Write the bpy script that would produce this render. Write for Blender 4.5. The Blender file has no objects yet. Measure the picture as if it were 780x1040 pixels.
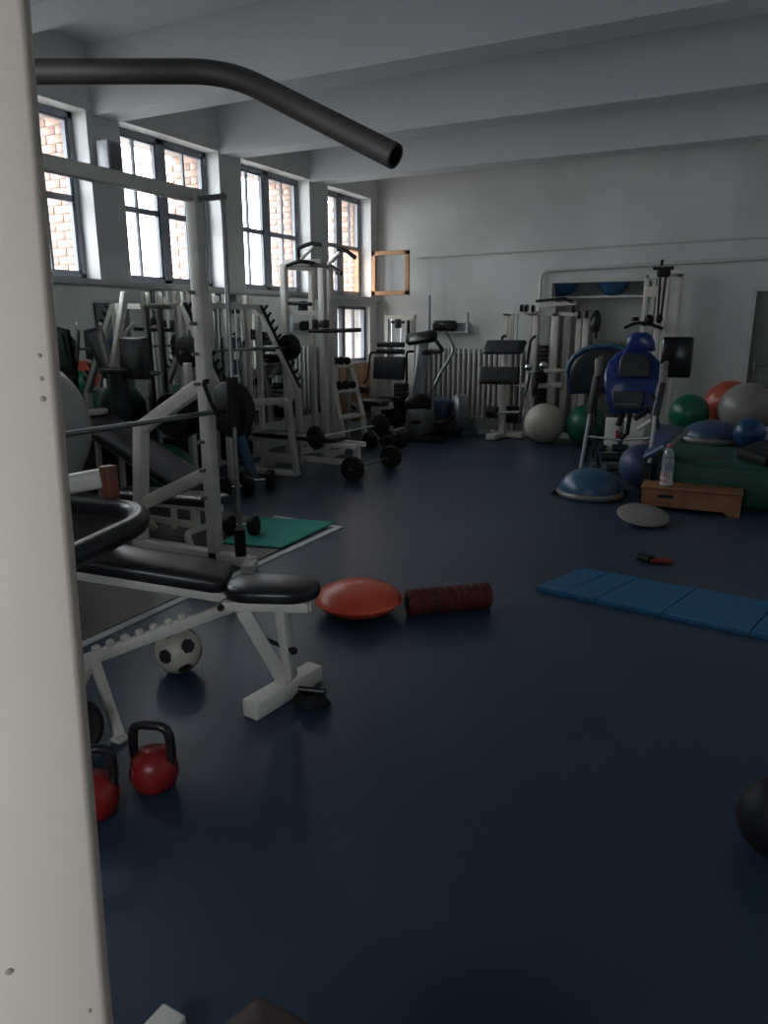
import bpy, bmesh, math, random
from mathutils import Vector, Matrix, Euler
random.seed(7)
S = bpy.context.scene
COL = S.collection
R = math.radians
PI = math.pi

# ------------------------------------------------------------------ camera, world, light, exposure
cam = bpy.data.cameras.new('camera')
cam.sensor_fit = 'VERTICAL'; cam.sensor_height = 36.0; cam.sensor_width = 27.0
cam.lens = 36.0 * 740 / 1040
cam.clip_start = 0.02
cam_o = bpy.data.objects.new('camera', cam); COL.objects.link(cam_o)
cam_o.location = (0, 0, 1.6)
cam_o.rotation_euler = (R(90 - 14.5), 0, R(27.3))
S.camera = cam_o

w = bpy.data.worlds.new('overcast_sky'); S.world = w; w.use_nodes = True
w.node_tree.nodes['Background'].inputs[0].default_value = (0.98, 0.985, 1.0, 1)
w.node_tree.nodes['Background'].inputs[1].default_value = 11.5

S.view_settings.view_transform = 'Standard'; S.view_settings.look = 'None'
S.view_settings.exposure = 0.0; S.view_settings.gamma = 1.0; S.view_settings.use_curve_mapping = False
S.cycles.use_denoising = True
S.cycles.max_bounces = 10; S.cycles.diffuse_bounces = 5; S.cycles.glossy_bounces = 4
S.cycles.transparent_max_bounces = 12; S.cycles.transmission_bounces = 6
S.cycles.caustics_reflective = False; S.cycles.caustics_refractive = False
S.cycles.sample_clamp_indirect = 6.0

def portal(c, sx, sy, rot):
    l = bpy.data.lights.new('window_portal', 'AREA'); l.shape = 'RECTANGLE'; l.size = sx; l.size_y = sy
    l.cycles.is_portal = True
    o = bpy.data.objects.new('window_portal', l); COL.objects.link(o); o.location = c; o.rotation_euler = rot

# ------------------------------------------------------------------ materials
def mat(name, col, rough=0.5, metal=0.0, var=0.0, vscale=4.0, bump=0.0, bscale=60.0, col2=None, spec=0.5, coat=0.0):
    m = bpy.data.materials.new(name); m.use_nodes = True
    nt = m.node_tree; b = nt.nodes['Principled BSDF']
    b.inputs['Base Color'].default_value = (*col, 1); b.inputs['Roughness'].default_value = rough
    b.inputs['Metallic'].default_value = metal; b.inputs['Specular IOR Level'].default_value = spec
    b.inputs['Coat Weight'].default_value = coat
    tc = nt.nodes.new('ShaderNodeTexCoord')
    if var > 0 or col2:
        n = nt.nodes.new('ShaderNodeTexNoise'); n.inputs['Scale'].default_value = vscale; n.inputs['Detail'].default_value = 6
        r = nt.nodes.new('ShaderNodeValToRGB')
        c2 = col2 or tuple(c * (1 - var) for c in col)
        r.color_ramp.elements[0].color = (*c2, 1); r.color_ramp.elements[1].color = (*col, 1)
        r.color_ramp.elements[0].position = 0.34; r.color_ramp.elements[1].position = 0.62
        nt.links.new(tc.outputs['Object'], n.inputs['Vector']); nt.links.new(n.outputs['Fac'], r.inputs['Fac'])
        nt.links.new(r.outputs['Color'], b.inputs['Base Color'])
    if bump > 0:
        n2 = nt.nodes.new('ShaderNodeTexNoise'); n2.inputs['Scale'].default_value = bscale; n2.inputs['Detail'].default_value = 3
        bp = nt.nodes.new('ShaderNodeBump'); bp.inputs['Strength'].default_value = bump; bp.inputs['Distance'].default_value = 0.01
        nt.links.new(tc.outputs['Object'], n2.inputs['Vector']); nt.links.new(n2.outputs['Fac'], bp.inputs['Height'])
        nt.links.new(bp.outputs['Normal'], b.inputs['Normal'])
    return m

def glass_mat(name, tint=(0.95, 0.98, 1.0), gloss=0.08):
    m = bpy.data.materials.new(name); m.use_nodes = True; nt = m.node_tree
    nt.nodes.clear()
    out = nt.nodes.new('ShaderNodeOutputMaterial'); mx = nt.nodes.new('ShaderNodeMixShader')
    t = nt.nodes.new('ShaderNodeBsdfTransparent'); g = nt.nodes.new('ShaderNodeBsdfGlossy')
    f = nt.nodes.new('ShaderNodeFresnel'); f.inputs['IOR'].default_value = 1.55
    t.inputs[0].default_value = (*tint, 1); g.inputs['Roughness'].default_value = 0.03
    ge = nt.nodes.new('ShaderNodeNewGeometry'); mt = nt.nodes.new('ShaderNodeMath'); mt.operation = 'SUBTRACT'; mt.use_clamp = True
    nt.links.new(f.outputs[0], mt.inputs[0]); nt.links.new(ge.outputs['Backfacing'], mt.inputs[1])
    nt.links.new(mt.outputs[0], mx.inputs[0]); nt.links.new(t.outputs[0], mx.inputs[1]); nt.links.new(g.outputs[0], mx.inputs[2])
    nt.links.new(mx.outputs[0], out.inputs[0])
    return m

M = dict(
    plaster=mat('wall_plaster', (0.66, 0.665, 0.65), 0.9, var=0.10, vscale=1.1, bump=0.15, bscale=25),
    backplaster=mat('worn_plaster', (0.66, 0.66, 0.64), 0.9, var=0.17, vscale=0.9, bump=0.2, bscale=20),
    ceil=mat('ceiling_paint', (0.60, 0.62, 0.64), 0.9, var=0.06, vscale=0.7),
    floor=mat('blue_linoleum', (0.025, 0.046, 0.080), 0.36, var=0.22, vscale=1.6, bump=0.03, bscale=140, spec=0.5),
    platform=mat('grey_rubber_floor', (0.13, 0.12, 0.11), 0.42, var=0.25, vscale=2.5, bump=0.05, bscale=120),
    tape=mat('white_tape', (0.6, 0.62, 0.62), 0.5, var=0.2, vscale=9),
    sash=mat('grey_window_paint', (0.25, 0.27, 0.31), 0.45, var=0.15, vscale=7),
    reveal=mat('white_reveal_paint', (0.72, 0.73, 0.72), 0.8, var=0.06, vscale=3),
    wood=mat('pine_varnish', (0.50, 0.27, 0.13), 0.4, col2=(0.38, 0.19, 0.085), vscale=9),
    brick=mat('red_brick', (0.62, 0.42, 0.34), 0.9, col2=(0.48, 0.33, 0.27), vscale=8, bump=0.4, bscale=60),
    mortar=mat('mortar', (0.55, 0.50, 0.46), 0.95, var=0.2, vscale=10, bump=0.3, bscale=80),
    glass=glass_mat('window_glass'),
    clear=glass_mat('clear_plastic', (0.82, 0.9, 0.92)),
    mirror=mat('mirror_silver', (0.80, 0.85, 0.83), 0.015, metal=1.0),
    door=mat('grey_door_paint', (0.17, 0.17, 0.165), 0.5, var=0.1, vscale=3),
    white=mat('white_enamel', (0.69, 0.67, 0.61), 0.38, var=0.14, vscale=5, bump=0.03, bscale=60),
    beige=mat('beige_enamel', (0.74, 0.65, 0.575), 0.5, var=0.05, vscale=3.5, bump=0.02, bscale=50),
    chip=mat('chipped_primer', (0.33, 0.27, 0.24), 0.8),
    grey=mat('grey_plastic', (0.16, 0.165, 0.17), 0.4, var=0.1),
    silver=mat('silver_plastic', (0.36, 0.38, 0.40), 0.35, var=0.08),
    vinyl=mat('black_vinyl', (0.014, 0.014, 0.016), 0.33, var=0.2, bump=0.06, bscale=90),
    slate=mat('slate_vinyl', (0.019, 0.021, 0.027), 0.45, var=0.2, bump=0.05, bscale=80),
    rubber=mat('black_rubber', (0.010, 0.010, 0.011), 0.6, var=0.2, spec=0.25),
    iron=mat('black_iron', (0.012, 0.012, 0.013), 0.58, var=0.3, bump=0.05, spec=0.3),
    darktube=mat('dark_steel_tube', (0.034, 0.029, 0.029), 0.6, var=0.3, vscale=12),
    chrome=mat('chrome', (0.62, 0.63, 0.64), 0.18, metal=1.0),
    steel=mat('brushed_steel', (0.30, 0.30, 0.30), 0.35, metal=1.0, var=0.2, vscale=20),
    red=mat('red_vinyl', (0.28, 0.017, 0.015), 0.35, var=0.15),
    orange=mat('orange_rubber', (0.74, 0.10, 0.04), 0.33, var=0.06),
    orangeball=mat('orange_ball_rubber', (0.45, 0.075, 0.035), 0.35, var=0.08),
    maroon=mat('maroon_foam', (0.13, 0.014, 0.016), 0.7, col2=(0.03, 0.008, 0.009), vscale=45, bump=0.3, bscale=60),
    satin=mat('satin_chrome', (0.55, 0.56, 0.57), 0.3, metal=0.35),
    patchgrey=mat('grey_ball_skin', (0.36, 0.355, 0.35), 0.45, var=0.06),
    nicheball=mat('mid_blue_ball_rubber', (0.03, 0.13, 0.27), 0.4, var=0.08),
    bluemat=mat('blue_mat_vinyl', (0.010, 0.115, 0.245), 0.5, var=0.12, bump=0.06, bscale=70),
    greenmat=mat('green_yoga_mat', (0.0, 0.26, 0.19), 0.65, var=0.1, bump=0.1, bscale=160),
    darkgreen=mat('dark_green_canvas', (0.012, 0.075, 0.050), 0.55, var=0.2, bump=0.05, bscale=90),
    bluedome=mat('blue_dome_rubber', (0.03, 0.095, 0.17), 0.35, var=0.1),
    slatedome=mat('dusty_blue_rubber', (0.035, 0.065, 0.13), 0.45, var=0.1),
    blueball=mat('blue_ball_rubber', (0.008, 0.060, 0.165), 0.35, var=0.08),
    greenball=mat('green_ball_rubber', (0.006, 0.11, 0.055), 0.35, var=0.08),
    beigeball=mat('pearl_ball_rubber', (0.52, 0.47, 0.40), 0.4, var=0.08),
    greyball=mat('grey_ball_rubber', (0.21, 0.20, 0.185), 0.35, var=0.06),
    bluevinyl=mat('royal_blue_vinyl', (0.012, 0.035, 0.17), 0.28, var=0.1, bump=0.04),
    paleblue=mat('pale_blue_vinyl', (0.16, 0.24, 0.42), 0.3, var=0.1),
    boxwood=mat('brown_plywood', (0.30, 0.135, 0.055), 0.45, col2=(0.20, 0.085, 0.035), vscale=7, bump=0.05),
    brown=mat('brown_leather', (0.028, 0.011, 0.008), 0.6, var=0.3, bump=0.1, bscale=60),
    brownwood=mat('reddish_wood', (0.17, 0.065, 0.04), 0.5, var=0.2),
    label=mat('white_label_paper', (0.62, 0.60, 0.60), 0.6, var=0.05),
    labelred=mat('red_label_print', (0.40, 0.12, 0.10), 0.6),
    ballwhite=mat('ball_white_leather', (0.58, 0.56, 0.48), 0.4, var=0.08),
    ballblack=mat('ball_black_leather', (0.02, 0.02, 0.02), 0.4),
    radiator=mat('radiator_enamel', (0.50, 0.50, 0.47), 0.45, var=0.1),
    pipe=mat('pipe_paint', (0.55, 0.56, 0.54), 0.5, var=0.08),
    screen=mat('black_screen', (0.006, 0.006, 0.007), 0.25),
    outground=mat('courtyard_paving', (0.32, 0.31, 0.29), 0.9, var=0.2),
)

def bottle_mat():
    m = glass_mat('bottle_plastic', (0.80, 0.88, 0.90)); nt = m.node_tree
    out = [n for n in nt.nodes if n.type == 'OUTPUT_MATERIAL'][0]; mx = [n for n in nt.nodes if n.type == 'MIX_SHADER'][0]
    d = nt.nodes.new('ShaderNodeBsdfPrincipled'); d.inputs['Base Color'].default_value = (0.55, 0.62, 0.65, 1); d.inputs['Roughness'].default_value = 0.12
    m2 = nt.nodes.new('ShaderNodeMixShader'); m2.inputs[0].default_value = 0.30
    nt.links.new(mx.outputs[0], m2.inputs[1]); nt.links.new(d.outputs[0], m2.inputs[2]); nt.links.new(m2.outputs[0], out.inputs[0])
    return m
M['clear'] = bottle_mat()

# ------------------------------------------------------------------ mesh building
def frame_of(d, up=Vector((0, 0, 1))):
    d = Vector(d).normalized()
    if abs(d.dot(up)) > 0.98: up = Vector((0, 1, 0))
    s = d.cross(up).normalized(); u = s.cross(d).normalized()
    return d, s, u

class MB:
    def __init__(self): self.v = []; self.f = []; self.s = []
    def add(self, vs, fs, smooth=False):
        k = len(self.v); self.v += [Vector(p) for p in vs]
        self.f += [tuple(i + k for i in q) for q in fs]
        self.s += [smooth] * len(fs) if isinstance(smooth, bool) else list(smooth)
        return self
    def box(self, c, size, rot=None):
        hx, hy, hz = (q / 2 for q in size); m = rot or Matrix.Identity(3); c = Vector(c)
        vs = [c + m @ Vector((x * hx, y * hy, z * hz)) for x in (-1, 1) for y in (-1, 1) for z in (-1, 1)]
        return self.add(vs, [(0, 1, 3, 2), (4, 6, 7, 5), (0, 4, 5, 1), (2, 3, 7, 6), (0, 2, 6, 4), (1, 5, 7, 3)])
    def span(self, a, b):
        return self.box([(p + q) / 2 for p, q in zip(a, b)], [abs(q - p) for p, q in zip(a, b)])
    def rbox(self, c, size, r=0.01, rot=None, seg=2):
        bm = bmesh.new(); bmesh.ops.create_cube(bm, size=1.0)
        for v in bm.verts: v.co = Vector((v.co.x * size[0], v.co.y * size[1], v.co.z * size[2]))
        r = min(r, min(size) * 0.49)
        bmesh.ops.bevel(bm, geom=bm.edges[:], offset=r, segments=seg, profile=0.5, affect='EDGES')
        m = rot or Matrix.Identity(3); c = Vector(c); bm.verts.index_update()
        vs = [c + m @ v.co for v in bm.verts]; fs = [tuple(v.index for v in f.verts) for f in bm.faces]
        big = 0.5 * min(size[0] * size[1], size[1] * size[2], size[0] * size[2])
        sm = [f.calc_area() < big for f in bm.faces]
        bm.free(); return self.add(vs, fs, sm)
    def beam(self, a, b, w, h=None, r=0.0, up=(0, 0, 1), seg=2):
        a = Vector(a); b = Vector(b); h = h or w
        d, s, u = frame_of(b - a, Vector(up))
        m = Matrix((s, d, u)).transposed()
        L = (b - a).length
        return self.rbox((a + b) / 2, (w, L, h), r, m, seg) if r > 0 else self.box((a + b) / 2, (w, L, h), m)
    def tube(self, pts, r, n=10, closed=False, cap=True):
        pts = [Vector(p) for p in pts]; N = len(pts)
        rr = r if isinstance(r, (list, tuple)) else [r] * N
        tang = []
        for i in range(N):
            if closed: t = (pts[(i + 1) % N] - pts[i]).normalized() + (pts[i] - pts[i - 1]).normalized()
            elif i == 0: t = pts[1] - pts[0]
            elif i == N - 1: t = pts[-1] - pts[-2]
            else: t = (pts[i + 1] - pts[i]).normalized() + (pts[i] - pts[i - 1]).normalized()
            tang.append(t.normalized())
        _, s, u = frame_of(tang[0]); vs = []
        for i in range(N):
            if i:
                s = s - tang[i] * s.dot(tang[i]); s.normalize()
            u = tang[i].cross(s)
            vs += [pts[i] + (s * math.cos(2 * PI * k / n) + u * math.sin(2 * PI * k / n)) * rr[i] for k in range(n)]
        fs = []
        for i in range(N if closed else N - 1):
            j = (i + 1) % N
            fs += [(i * n + k, i * n + (k + 1) % n, j * n + (k + 1) % n, j * n + k) for k in range(n)]
        self.add(vs, fs, True)
        if cap and not closed:
            self.add(vs[:n], [tuple(range(n - 1, -1, -1))]); self.add(vs[-n:], [tuple(range(n))])
        return self
    def cyl(self, a, b, r, r2=None, n=20):
        return self.tube([a, b], [r, r2 if r2 is not None else r], n)
    def lathe(self, c, prof, axis=(0, 0, 1), n=28, sharp=False):
        d, s, u = frame_of(axis); c = Vector(c); vs = []; P = len(prof)
        for k in range(n):
            a = 2 * PI * k / n; e = s * math.cos(a) + u * math.sin(a)
            vs += [c + e * q + d * h for q, h in prof]
        fs = [(k * P + i, k * P + i + 1, ((k + 1) % n) * P + i + 1, ((k + 1) % n) * P + i) for k in range(n) for i in range(P - 1)]
        return self.add(vs, fs, not sharp)
    def ell(self, c, rad, nu=28, nv=16, rot=None, lo=-1.0, hi=1.0):
        c = Vector(c); m = rot or Matrix.Identity(3); vs = []; fs = []
        a0, a1 = math.asin(lo), math.asin(hi)
        for j in range(nv + 1):
            t = a0 + (a1 - a0) * j / nv
            for i in range(nu):
                a = 2 * PI * i / nu
                vs.append(c + m @ Vector((rad[0] * math.cos(t) * math.cos(a), rad[1] * math.cos(t) * math.sin(a), rad[2] * math.sin(t))))
        for j in range(nv):
            fs += [(j * nu + i, j * nu + (i + 1) % nu, (j + 1) * nu + (i + 1) % nu, (j + 1) * nu + i) for i in range(nu)]
        return self.add(vs, fs, True)
    def prism(self, outline, a, b):
        # outline: list of 3D points in a plane; swept by vector from offset a to offset b
        a = Vector(a); b = Vector(b); n = len(outline)
        vs = [Vector(p) + a for p in outline] + [Vector(p) + b for p in outline]
        fs = [tuple(range(n - 1, -1, -1)), tuple(range(n, 2 * n))] + [(i, (i + 1) % n, n + (i + 1) % n, n + i) for i in range(n)]
        return self.add(vs, fs)
    def pad(self, outline, normal, thick, bulge=0.3):
        # upholstered pad: outline in a plane (3D points), rounded towards the normal
        n = len(outline); nv = Vector(normal).normalized(); P = [Vector(p) for p in outline]
        cen = sum(P, Vector()) / n; rings = []
        for q, h in ((0.97, 0), (1.0, 0.25), (1.0, 0.6), (0.965, 0.86), (0.88, 0.98), (0.6, 1.0 + bulge * 0.2)):
            rings.append([cen + (p - cen) * q + nv * thick * h for p in P])
        vs = [p for r in rings for p in r] + [cen + nv * thick * (1.0 + bulge * 0.3)]
        fs = [tuple(range(n - 1, -1, -1))]; sm = [False]
        for j in range(len(rings) - 1):
            for i in range(n):
                fs.append((j * n + i, j * n + (i + 1) % n, (j + 1) * n + (i + 1) % n, (j + 1) * n + i)); sm.append(True)
        L = (len(rings) - 1) * n
        for i in range(n): fs.append((L + i, L + (i + 1) % n, len(vs) - 1)); sm.append(True)
        return self.add(vs, fs, sm)
    def build(self, name, m, parent=None):
        off = Vector(); p = parent
        while p is not None: off += p.location; p = p.parent
        me = bpy.data.meshes.new(name); me.from_pydata([tuple(v - off) for v in self.v], [], self.f)
        me.polygons.foreach_set('use_smooth', self.s)
        bm = bmesh.new(); bm.from_mesh(me); bmesh.ops.recalc_face_normals(bm, faces=bm.faces[:]); bm.to_mesh(me); bm.free()
        if any(self.s): me.set_sharp_from_angle(angle=R(48))
        me.materials.append(M[m] if isinstance(m, str) else m)
        o = bpy.data.objects.new(name, me); COL.objects.link(o)
        if parent is not None: o.parent = parent
        return o

def tag(o, label, cat, group=None):
    o['label'] = label; o['category'] = cat
    if group: o['group'] = group
    return o
def thing(name, label, cat, loc=(0, 0, 0), group=None):
    o = bpy.data.objects.new(name, None); COL.objects.link(o); o.location = loc; o.empty_display_size = 0.1
    return tag(o, label, cat, group)
def struct(o):
    o['kind'] = 'structure'; return o
def solo(mb, name, m, label, cat, group=None):
    # one-mesh thing, origin moved to its footprint
    c = sum(mb.v, Vector()) / len(mb.v); z = min(p.z for p in mb.v); base = Vector((c.x, c.y, z))
    mb.v = [p - base for p in mb.v]
    o = mb.build(name, m); o.location = base
    return tag(o, label, cat, group)
def dup(root, loc, rotz=0.0, label=None, group=None, rot=None):
    r = root.copy(); COL.objects.link(r); r.location = loc
    r.rotation_euler = rot if rot else (0, 0, rotz)
    if label: r['label'] = label
    if group: r['group'] = group
    for ch in list(root.children):
        c = ch.copy(); COL.objects.link(c); c.parent = r
        for g in list(ch.children):
            d = g.copy(); COL.objects.link(d); d.parent = c
    return r
def arc(c, e1, e2, r, a0, a1, n):
    c = Vector(c); e1 = Vector(e1); e2 = Vector(e2)
    return [c + e1 * r * math.cos(a0 + (a1 - a0) * i / n) + e2 * r * math.sin(a0 + (a1 - a0) * i / n) for i in range(n + 1)]
def fillet(pts, r, n=5):
    pts = [Vector(p) for p in pts]; out = [pts[0]]
    for i in range(1, len(pts) - 1):
        a, b, c = pts[i - 1], pts[i], pts[i + 1]
        q = min(r, (a - b).length * 0.45, (c - b).length * 0.45)
        s = b + (a - b).normalized() * q; e = b + (c - b).normalized() * q
        for k in range(n + 1):
            t = k / n; out.append(s * (1 - t) ** 2 + b * 2 * t * (1 - t) + e * t * t)
    out.append(pts[-1]); return out
def V(*a): return Vector(a)

# ------------------------------------------------------------------ the room
XL, XR, YB, YF, ZC = -5.7, 2.0, 10.8, -0.9, 4.0
struct(MB().span((XL - 0.1, YF - 0.1, -0.1), (XR + 0.1, YB + 0.75, 0)).build('floor', 'floor'))
struct(MB().span((XL - 0.8, YF - 0.2, ZC), (XR + 0.2, YB + 0.9, ZC + 0.15)).build('ceiling', 'ceil'))
# white painted ceiling beams, one on each pier
k = 1
for y0 in (8.87, 7.04, 5.27, 3.44, 1.62, -0.2):
    o = MB().span((XL, y0, 3.43), (XR, y0 + 0.29, ZC)).build('trim_%d' % k, 'ceil'); struct(o); k += 1

BAYS = [(3.76, 5.20), (5.58, 7.02), (7.41, 8.87), (9.33, 10.60)]
NEAR = (1.93, 3.37)     # one more bay, hidden from the lens by the machine upright
Z0, Z1 = 2.0, 3.46
XI = XL - 0.20      # where the window frame starts
XO = XL - 0.70      # outer face
# left wall: pieces around the openings (the last bay has a second, lower opening)
wl = MB()
ys = YF
LOWZ0, LOWZ1, LY0, LY1 = 1.02, 1.86, 9.55, 10.55
def wall_piece(a, b): wl.span(a, b)
wall_piece((XI, YF, 0), (XL, LY0, Z0 - 0.05)); wall_piece((XI, LY1, 0), (XL, YB, Z0 - 0.05))
wall_piece((XI, LY0, 0), (XL, LY1, LOWZ0)); wall_piece((XI, LY0, LOWZ1), (XL, LY1, Z0 - 0.05))
wall_piece((XI, YF, Z1), (XL, YB, ZC))
prev = YF
for a, b in [NEAR] + BAYS:
    wall_piece((XI, prev, Z0 - 0.05), (XL, a, Z1)); prev = b
wall_piece((XI, prev, Z0 - 0.05), (XL, YB, Z1))
wall_left = struct(wl.build('wall_left', 'plaster'))
# outer leaf of the wall, raw masonry
wo = MB()
wo.span((XO, YF, 0), (XI, LY0, Z0 - 0.03)); wo.span((XO, LY1, 0), (XI, YB + 0.3, Z0 - 0.03)); wo.span((XO, LY0, 0), (XI, LY1, LOWZ0)); wo.span((XO, LY0, LOWZ1), (XI, LY1, Z0 - 0.03))
wo.span((XO, YF, Z1), (XI, YB + 0.3, ZC))
prev = YF
for a, b in [NEAR] + BAYS:
    wo.span((XO, prev, Z0 - 0.03), (XI, a, Z1)); prev = b + 0.012
wo.span((XO, prev, Z0 - 0.03), (XI, YB + 0.3, Z1))
struct(wo.build('wall_left_outer', 'mortar'))
# bricks of the far jamb of each opening, seen through the panes
bl, bw, bh = 0.235, 0.02, 0.066
brick_me = None
def brick(loc, half):
    global brick_me
    if brick_me is None:
        o = MB().rbox((0, 0, 0), (bl, bw, bh), 0.004, seg=1).build('brick', 'brick'); brick_me = o.data
    else:
        o = bpy.data.objects.new('brick', brick_me); COL.objects.link(o)
    o.parent = wall_left; o.location = loc; o.scale = (0.48 if half else 1, 1, 1)
for a, b in BAYS:
    for row in range(19):
        z = Z0 + 0.036 + row * 0.0765; x = XI - 0.075
        first = row % 2 == 0
        x0 = XI - 0.10
        if first:
            for q in range(2): brick((x0 - bl / 2 - q * (bl + 0.011) - 0.0, b + 0.004 + random.uniform(-.002, .002), z), False)
        else:
            brick((x0 - bl * 0.24, b + 0.004 + random.uniform(-.002, .002), z), True)
            brick((x0 - bl * 0.48 - 0.011 - bl / 2, b + 0.004 + random.uniform(-.002, .002), z), False)
            brick((x0 - bl * 1.48 - 0.022 - bl * 0.24, b + 0.004 + random.uniform(-.002, .002), z), True)

def pane_obj(parent, y0, y1, z0, z1, x):
    MB().box((x, (y0 + y1) / 2, (z0 + z1) / 2), (0.005, y1 - y0, z1 - z0)).build('pane', 'glass', parent)
def make_window(num, a, b, open_sash=False):
    fr = MB(); x = XI + 0.02; d = 0.07; t = 0.055
    ym = (a + b) / 2; zm = 2.72
    fr.span((x - d, a, Z0), (x, a + t, Z1)); fr.span((x - d, b - t, Z0), (x, b, Z1))
    fr.span((x - d, a, Z1 - t), (x, b, Z1)); fr.span((x - d, a, Z0), (x, b, Z0 + t))
    fr.span((x - d, ym - 0.055, Z0), (x, ym + 0.055, Z1))
    win = struct(fr.build('window_%d' % num, 'sash'))
    for side, (p, q) in enumerate(((a + t, ym - 0.055), (ym + 0.055, b - t))):
        for lv, (u, v) in enumerate(((Z0 + t, zm), (zm, Z1 - t))):
            if open_sash and side == 1 and lv == 0:
                MB().span((x - d, p, v - 0.03), (x, q, v)).build('transom', 'wood', win)
                lin = MB(); lin.span((x - d, p - 0.001, u), (x + 0.002, p + 0.03, v - 0.03)); lin.span((x - d, q - 0.03, u), (x + 0.002, q + 0.001, v - 0.03)); lin.span((x - d, p, u), (x + 0.002, q, u + 0.03))
                lin.build('rebate', 'wood', win)
                continue
            sb = MB(); e = 0.028; xx = x - 0.012; dd = 0.045
            sb.span((xx - dd, p, u), (xx, p + e, v)); sb.span((xx - dd, q - e, u), (xx, q, v))
            sb.span((xx - dd, p, u), (xx, q, u + e)); sb.span((xx - dd, p, v - e), (xx, q, v))
            pm = (p + q) / 2; sb.span((xx - dd + 0.01, pm - 0.014, u), (xx - 0.005, pm + 0.014, v))
            sash = sb.build('sash', 'sash', win)
            pane_obj(sash, p + e, pm - 0.014, u + e, v - e, xx - 0.025); pane_obj(sash, pm + 0.014, q - e, u + e, v - e, xx - 0.025)
    rv = MB(); rv.span((XI, b - 0.004, Z0), (XL + 0.002, b + 0.002, Z1)); rv.span((XI, a - 0.002, Z0), (XL + 0.002, a + 0.004, Z1)); rv.span((XI, a, Z1 - 0.004), (XL + 0.002, b, Z1 + 0.002))
    rv.build('reveal', 'reveal', win)
    return win
for i, (a, b) in enumerate(BAYS): make_window(i + 1, a, b, open_sash=(i == 3))
make_window(7, *NEAR)
for i, (a, b) in enumerate([NEAR] + BAYS): portal((XO - 0.02, (a + b) / 2, (Z0 + Z1) / 2), 1.5, 1.5, (0, R(-90), 0))
# long sill under the windows
struct(MB().span((XI, 0.6, Z0 - 0.05), (XL + 0.07, YB, Z0 + 0.002)).build('trim_7', 'plaster'))
# lower glazed opening under the last window, boarded in wood below
lw = MB(); x = XI + 0.12; ym = 9.86
lw.span((x - 0.06, LY0, LOWZ0), (x, LY0 + 0.05, LOWZ1)); lw.span((x - 0.06, LY1 - 0.05, LOWZ0), (x, LY1, LOWZ1))
lw.span((x - 0.06, LY0, LOWZ1 - 0.05), (x, LY1, LOWZ1)); lw.span((x - 0.06, LY0, LOWZ0), (x, LY1, LOWZ0 + 0.05)); lw.span((x - 0.06, ym - 0.05, LOWZ0), (x, ym + 0.05, LOWZ1))
lw.span((x - 0.05, 10.19, LOWZ0), (x - 0.01, 10.21, LOWZ1))
lowwin = struct(lw.build('window_5', 'sash'))
for p, q in ((LY0 + 0.05, ym - 0.05), (ym + 0.05, 10.19), (10.21, LY1 - 0.05)): pane_obj(lowwin, p, q, LOWZ0 + 0.05, LOWZ1 - 0.05, x - 0.03)
for q in range(5):
    y0 = LY0 + q * 0.2
    MB().rbox((XL + 0.012, y0 + 0.098, 0.55), (0.022, 0.192, 0.90), 0.005, seg=1).build('panel', 'wood', lowwin)
portal((XO - 0.02, 10.05, 1.44), 0.95, 1.05, (0, R(-90), 0))
# open casement leaf of window 4, swung into the room against the back wall
hinge = V(XL + 0.02, 10.56, 0)
leaf = MB(); A = (-5.68, 10.538, 2.733); 
lw0, lw1, lz0, lz1 = -5.66, -5.02, 2.03, 2.68
yl = 10.56
leaf.span((lw0, yl - 0.02, lz0), (lw0 + 0.06, yl + 0.02, lz1)); leaf.span((lw1 - 0.06, yl - 0.02, lz0), (lw1, yl + 0.02, lz1))
leaf.span((lw0, yl - 0.02, lz0), (lw1, yl + 0.02, lz0 + 0.06)); leaf.span((lw0, yl - 0.02, lz1 - 0.06), (lw1, yl + 0.02, lz1))
lo = solo(leaf, 'open_window_leaf', 'wood', 'open pine framed window leaf standing against the back wall', 'window')
MB().span((lw0 + 0.06, yl - 0.003, lz0 + 0.06), (lw1 - 0.06, yl + 0.003, lz1 - 0.06)).build('pane', 'glass', lo)
MB().cyl((lw0 - 0.01, yl, lz0 + 0.1), (lw0 - 0.01, yl, lz0 + 0.16), 0.01).cyl((lw0 - 0.01, yl, lz1 - 0.16), (lw0 - 0.01, yl, lz1 - 0.1), 0.01).build('hinge', 'steel', lo)

# mirrors along the left wall under the sill
for q, (a, b) in enumerate(((2.2, 3.96), (3.97, 5.72), (5.73, 7.48), (7.49, 9.24))):
    o = solo(MB().span((XL + 0.002, a, 0.35), (XL + 0.012, b, 1.93)), 'wall_mirror', 'mirror', ('wall mirror panel hidden behind the big beige upright', 'wall mirror panel behind the grey ball and black column', 'wall mirror panel behind the smith machine upright', 'wall mirror panel farthest along, behind the pull-up tower')[q], 'mirror', 'wall mirrors under the windows')

# back wall with niche and door opening
NX0, NX1, NZ = -2.86, -1.50, 2.16
DX0, DX1, DZ = -0.22, 0.75, 2.0
wb = MB()
wb.span((XL - 0.2, YB, 0), (NX0, YB + 0.2, ZC)); wb.span((NX0, YB, NZ), (NX1, YB + 0.2, ZC)); wb.span((NX1, YB, 0), (DX0, YB + 0.2, ZC)); wb.span((DX0, YB, DZ), (DX1, YB + 0.2, ZC)); wb.span((DX1, YB, 0), (XR, YB + 0.2, ZC))
wb.span((NX0 - 0.40, YB + 0.62, 0), (NX1 + 0.15, YB + 0.7, 2.8)); wb.span((NX0 - 0.40, YB + 0.2, 0), (NX0 - 0.30, YB + 0.62, 2.8)); wb.span((NX1 + 0.05, YB + 0.2, 0), (NX1 + 0.15, YB + 0.62, 2.8)); wb.span((NX0 - 0.40, YB + 0.2, 2.7), (NX1 + 0.15, YB + 0.62, 2.8))
struct(wb.build('wall_back', 'backplaster'))
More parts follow.
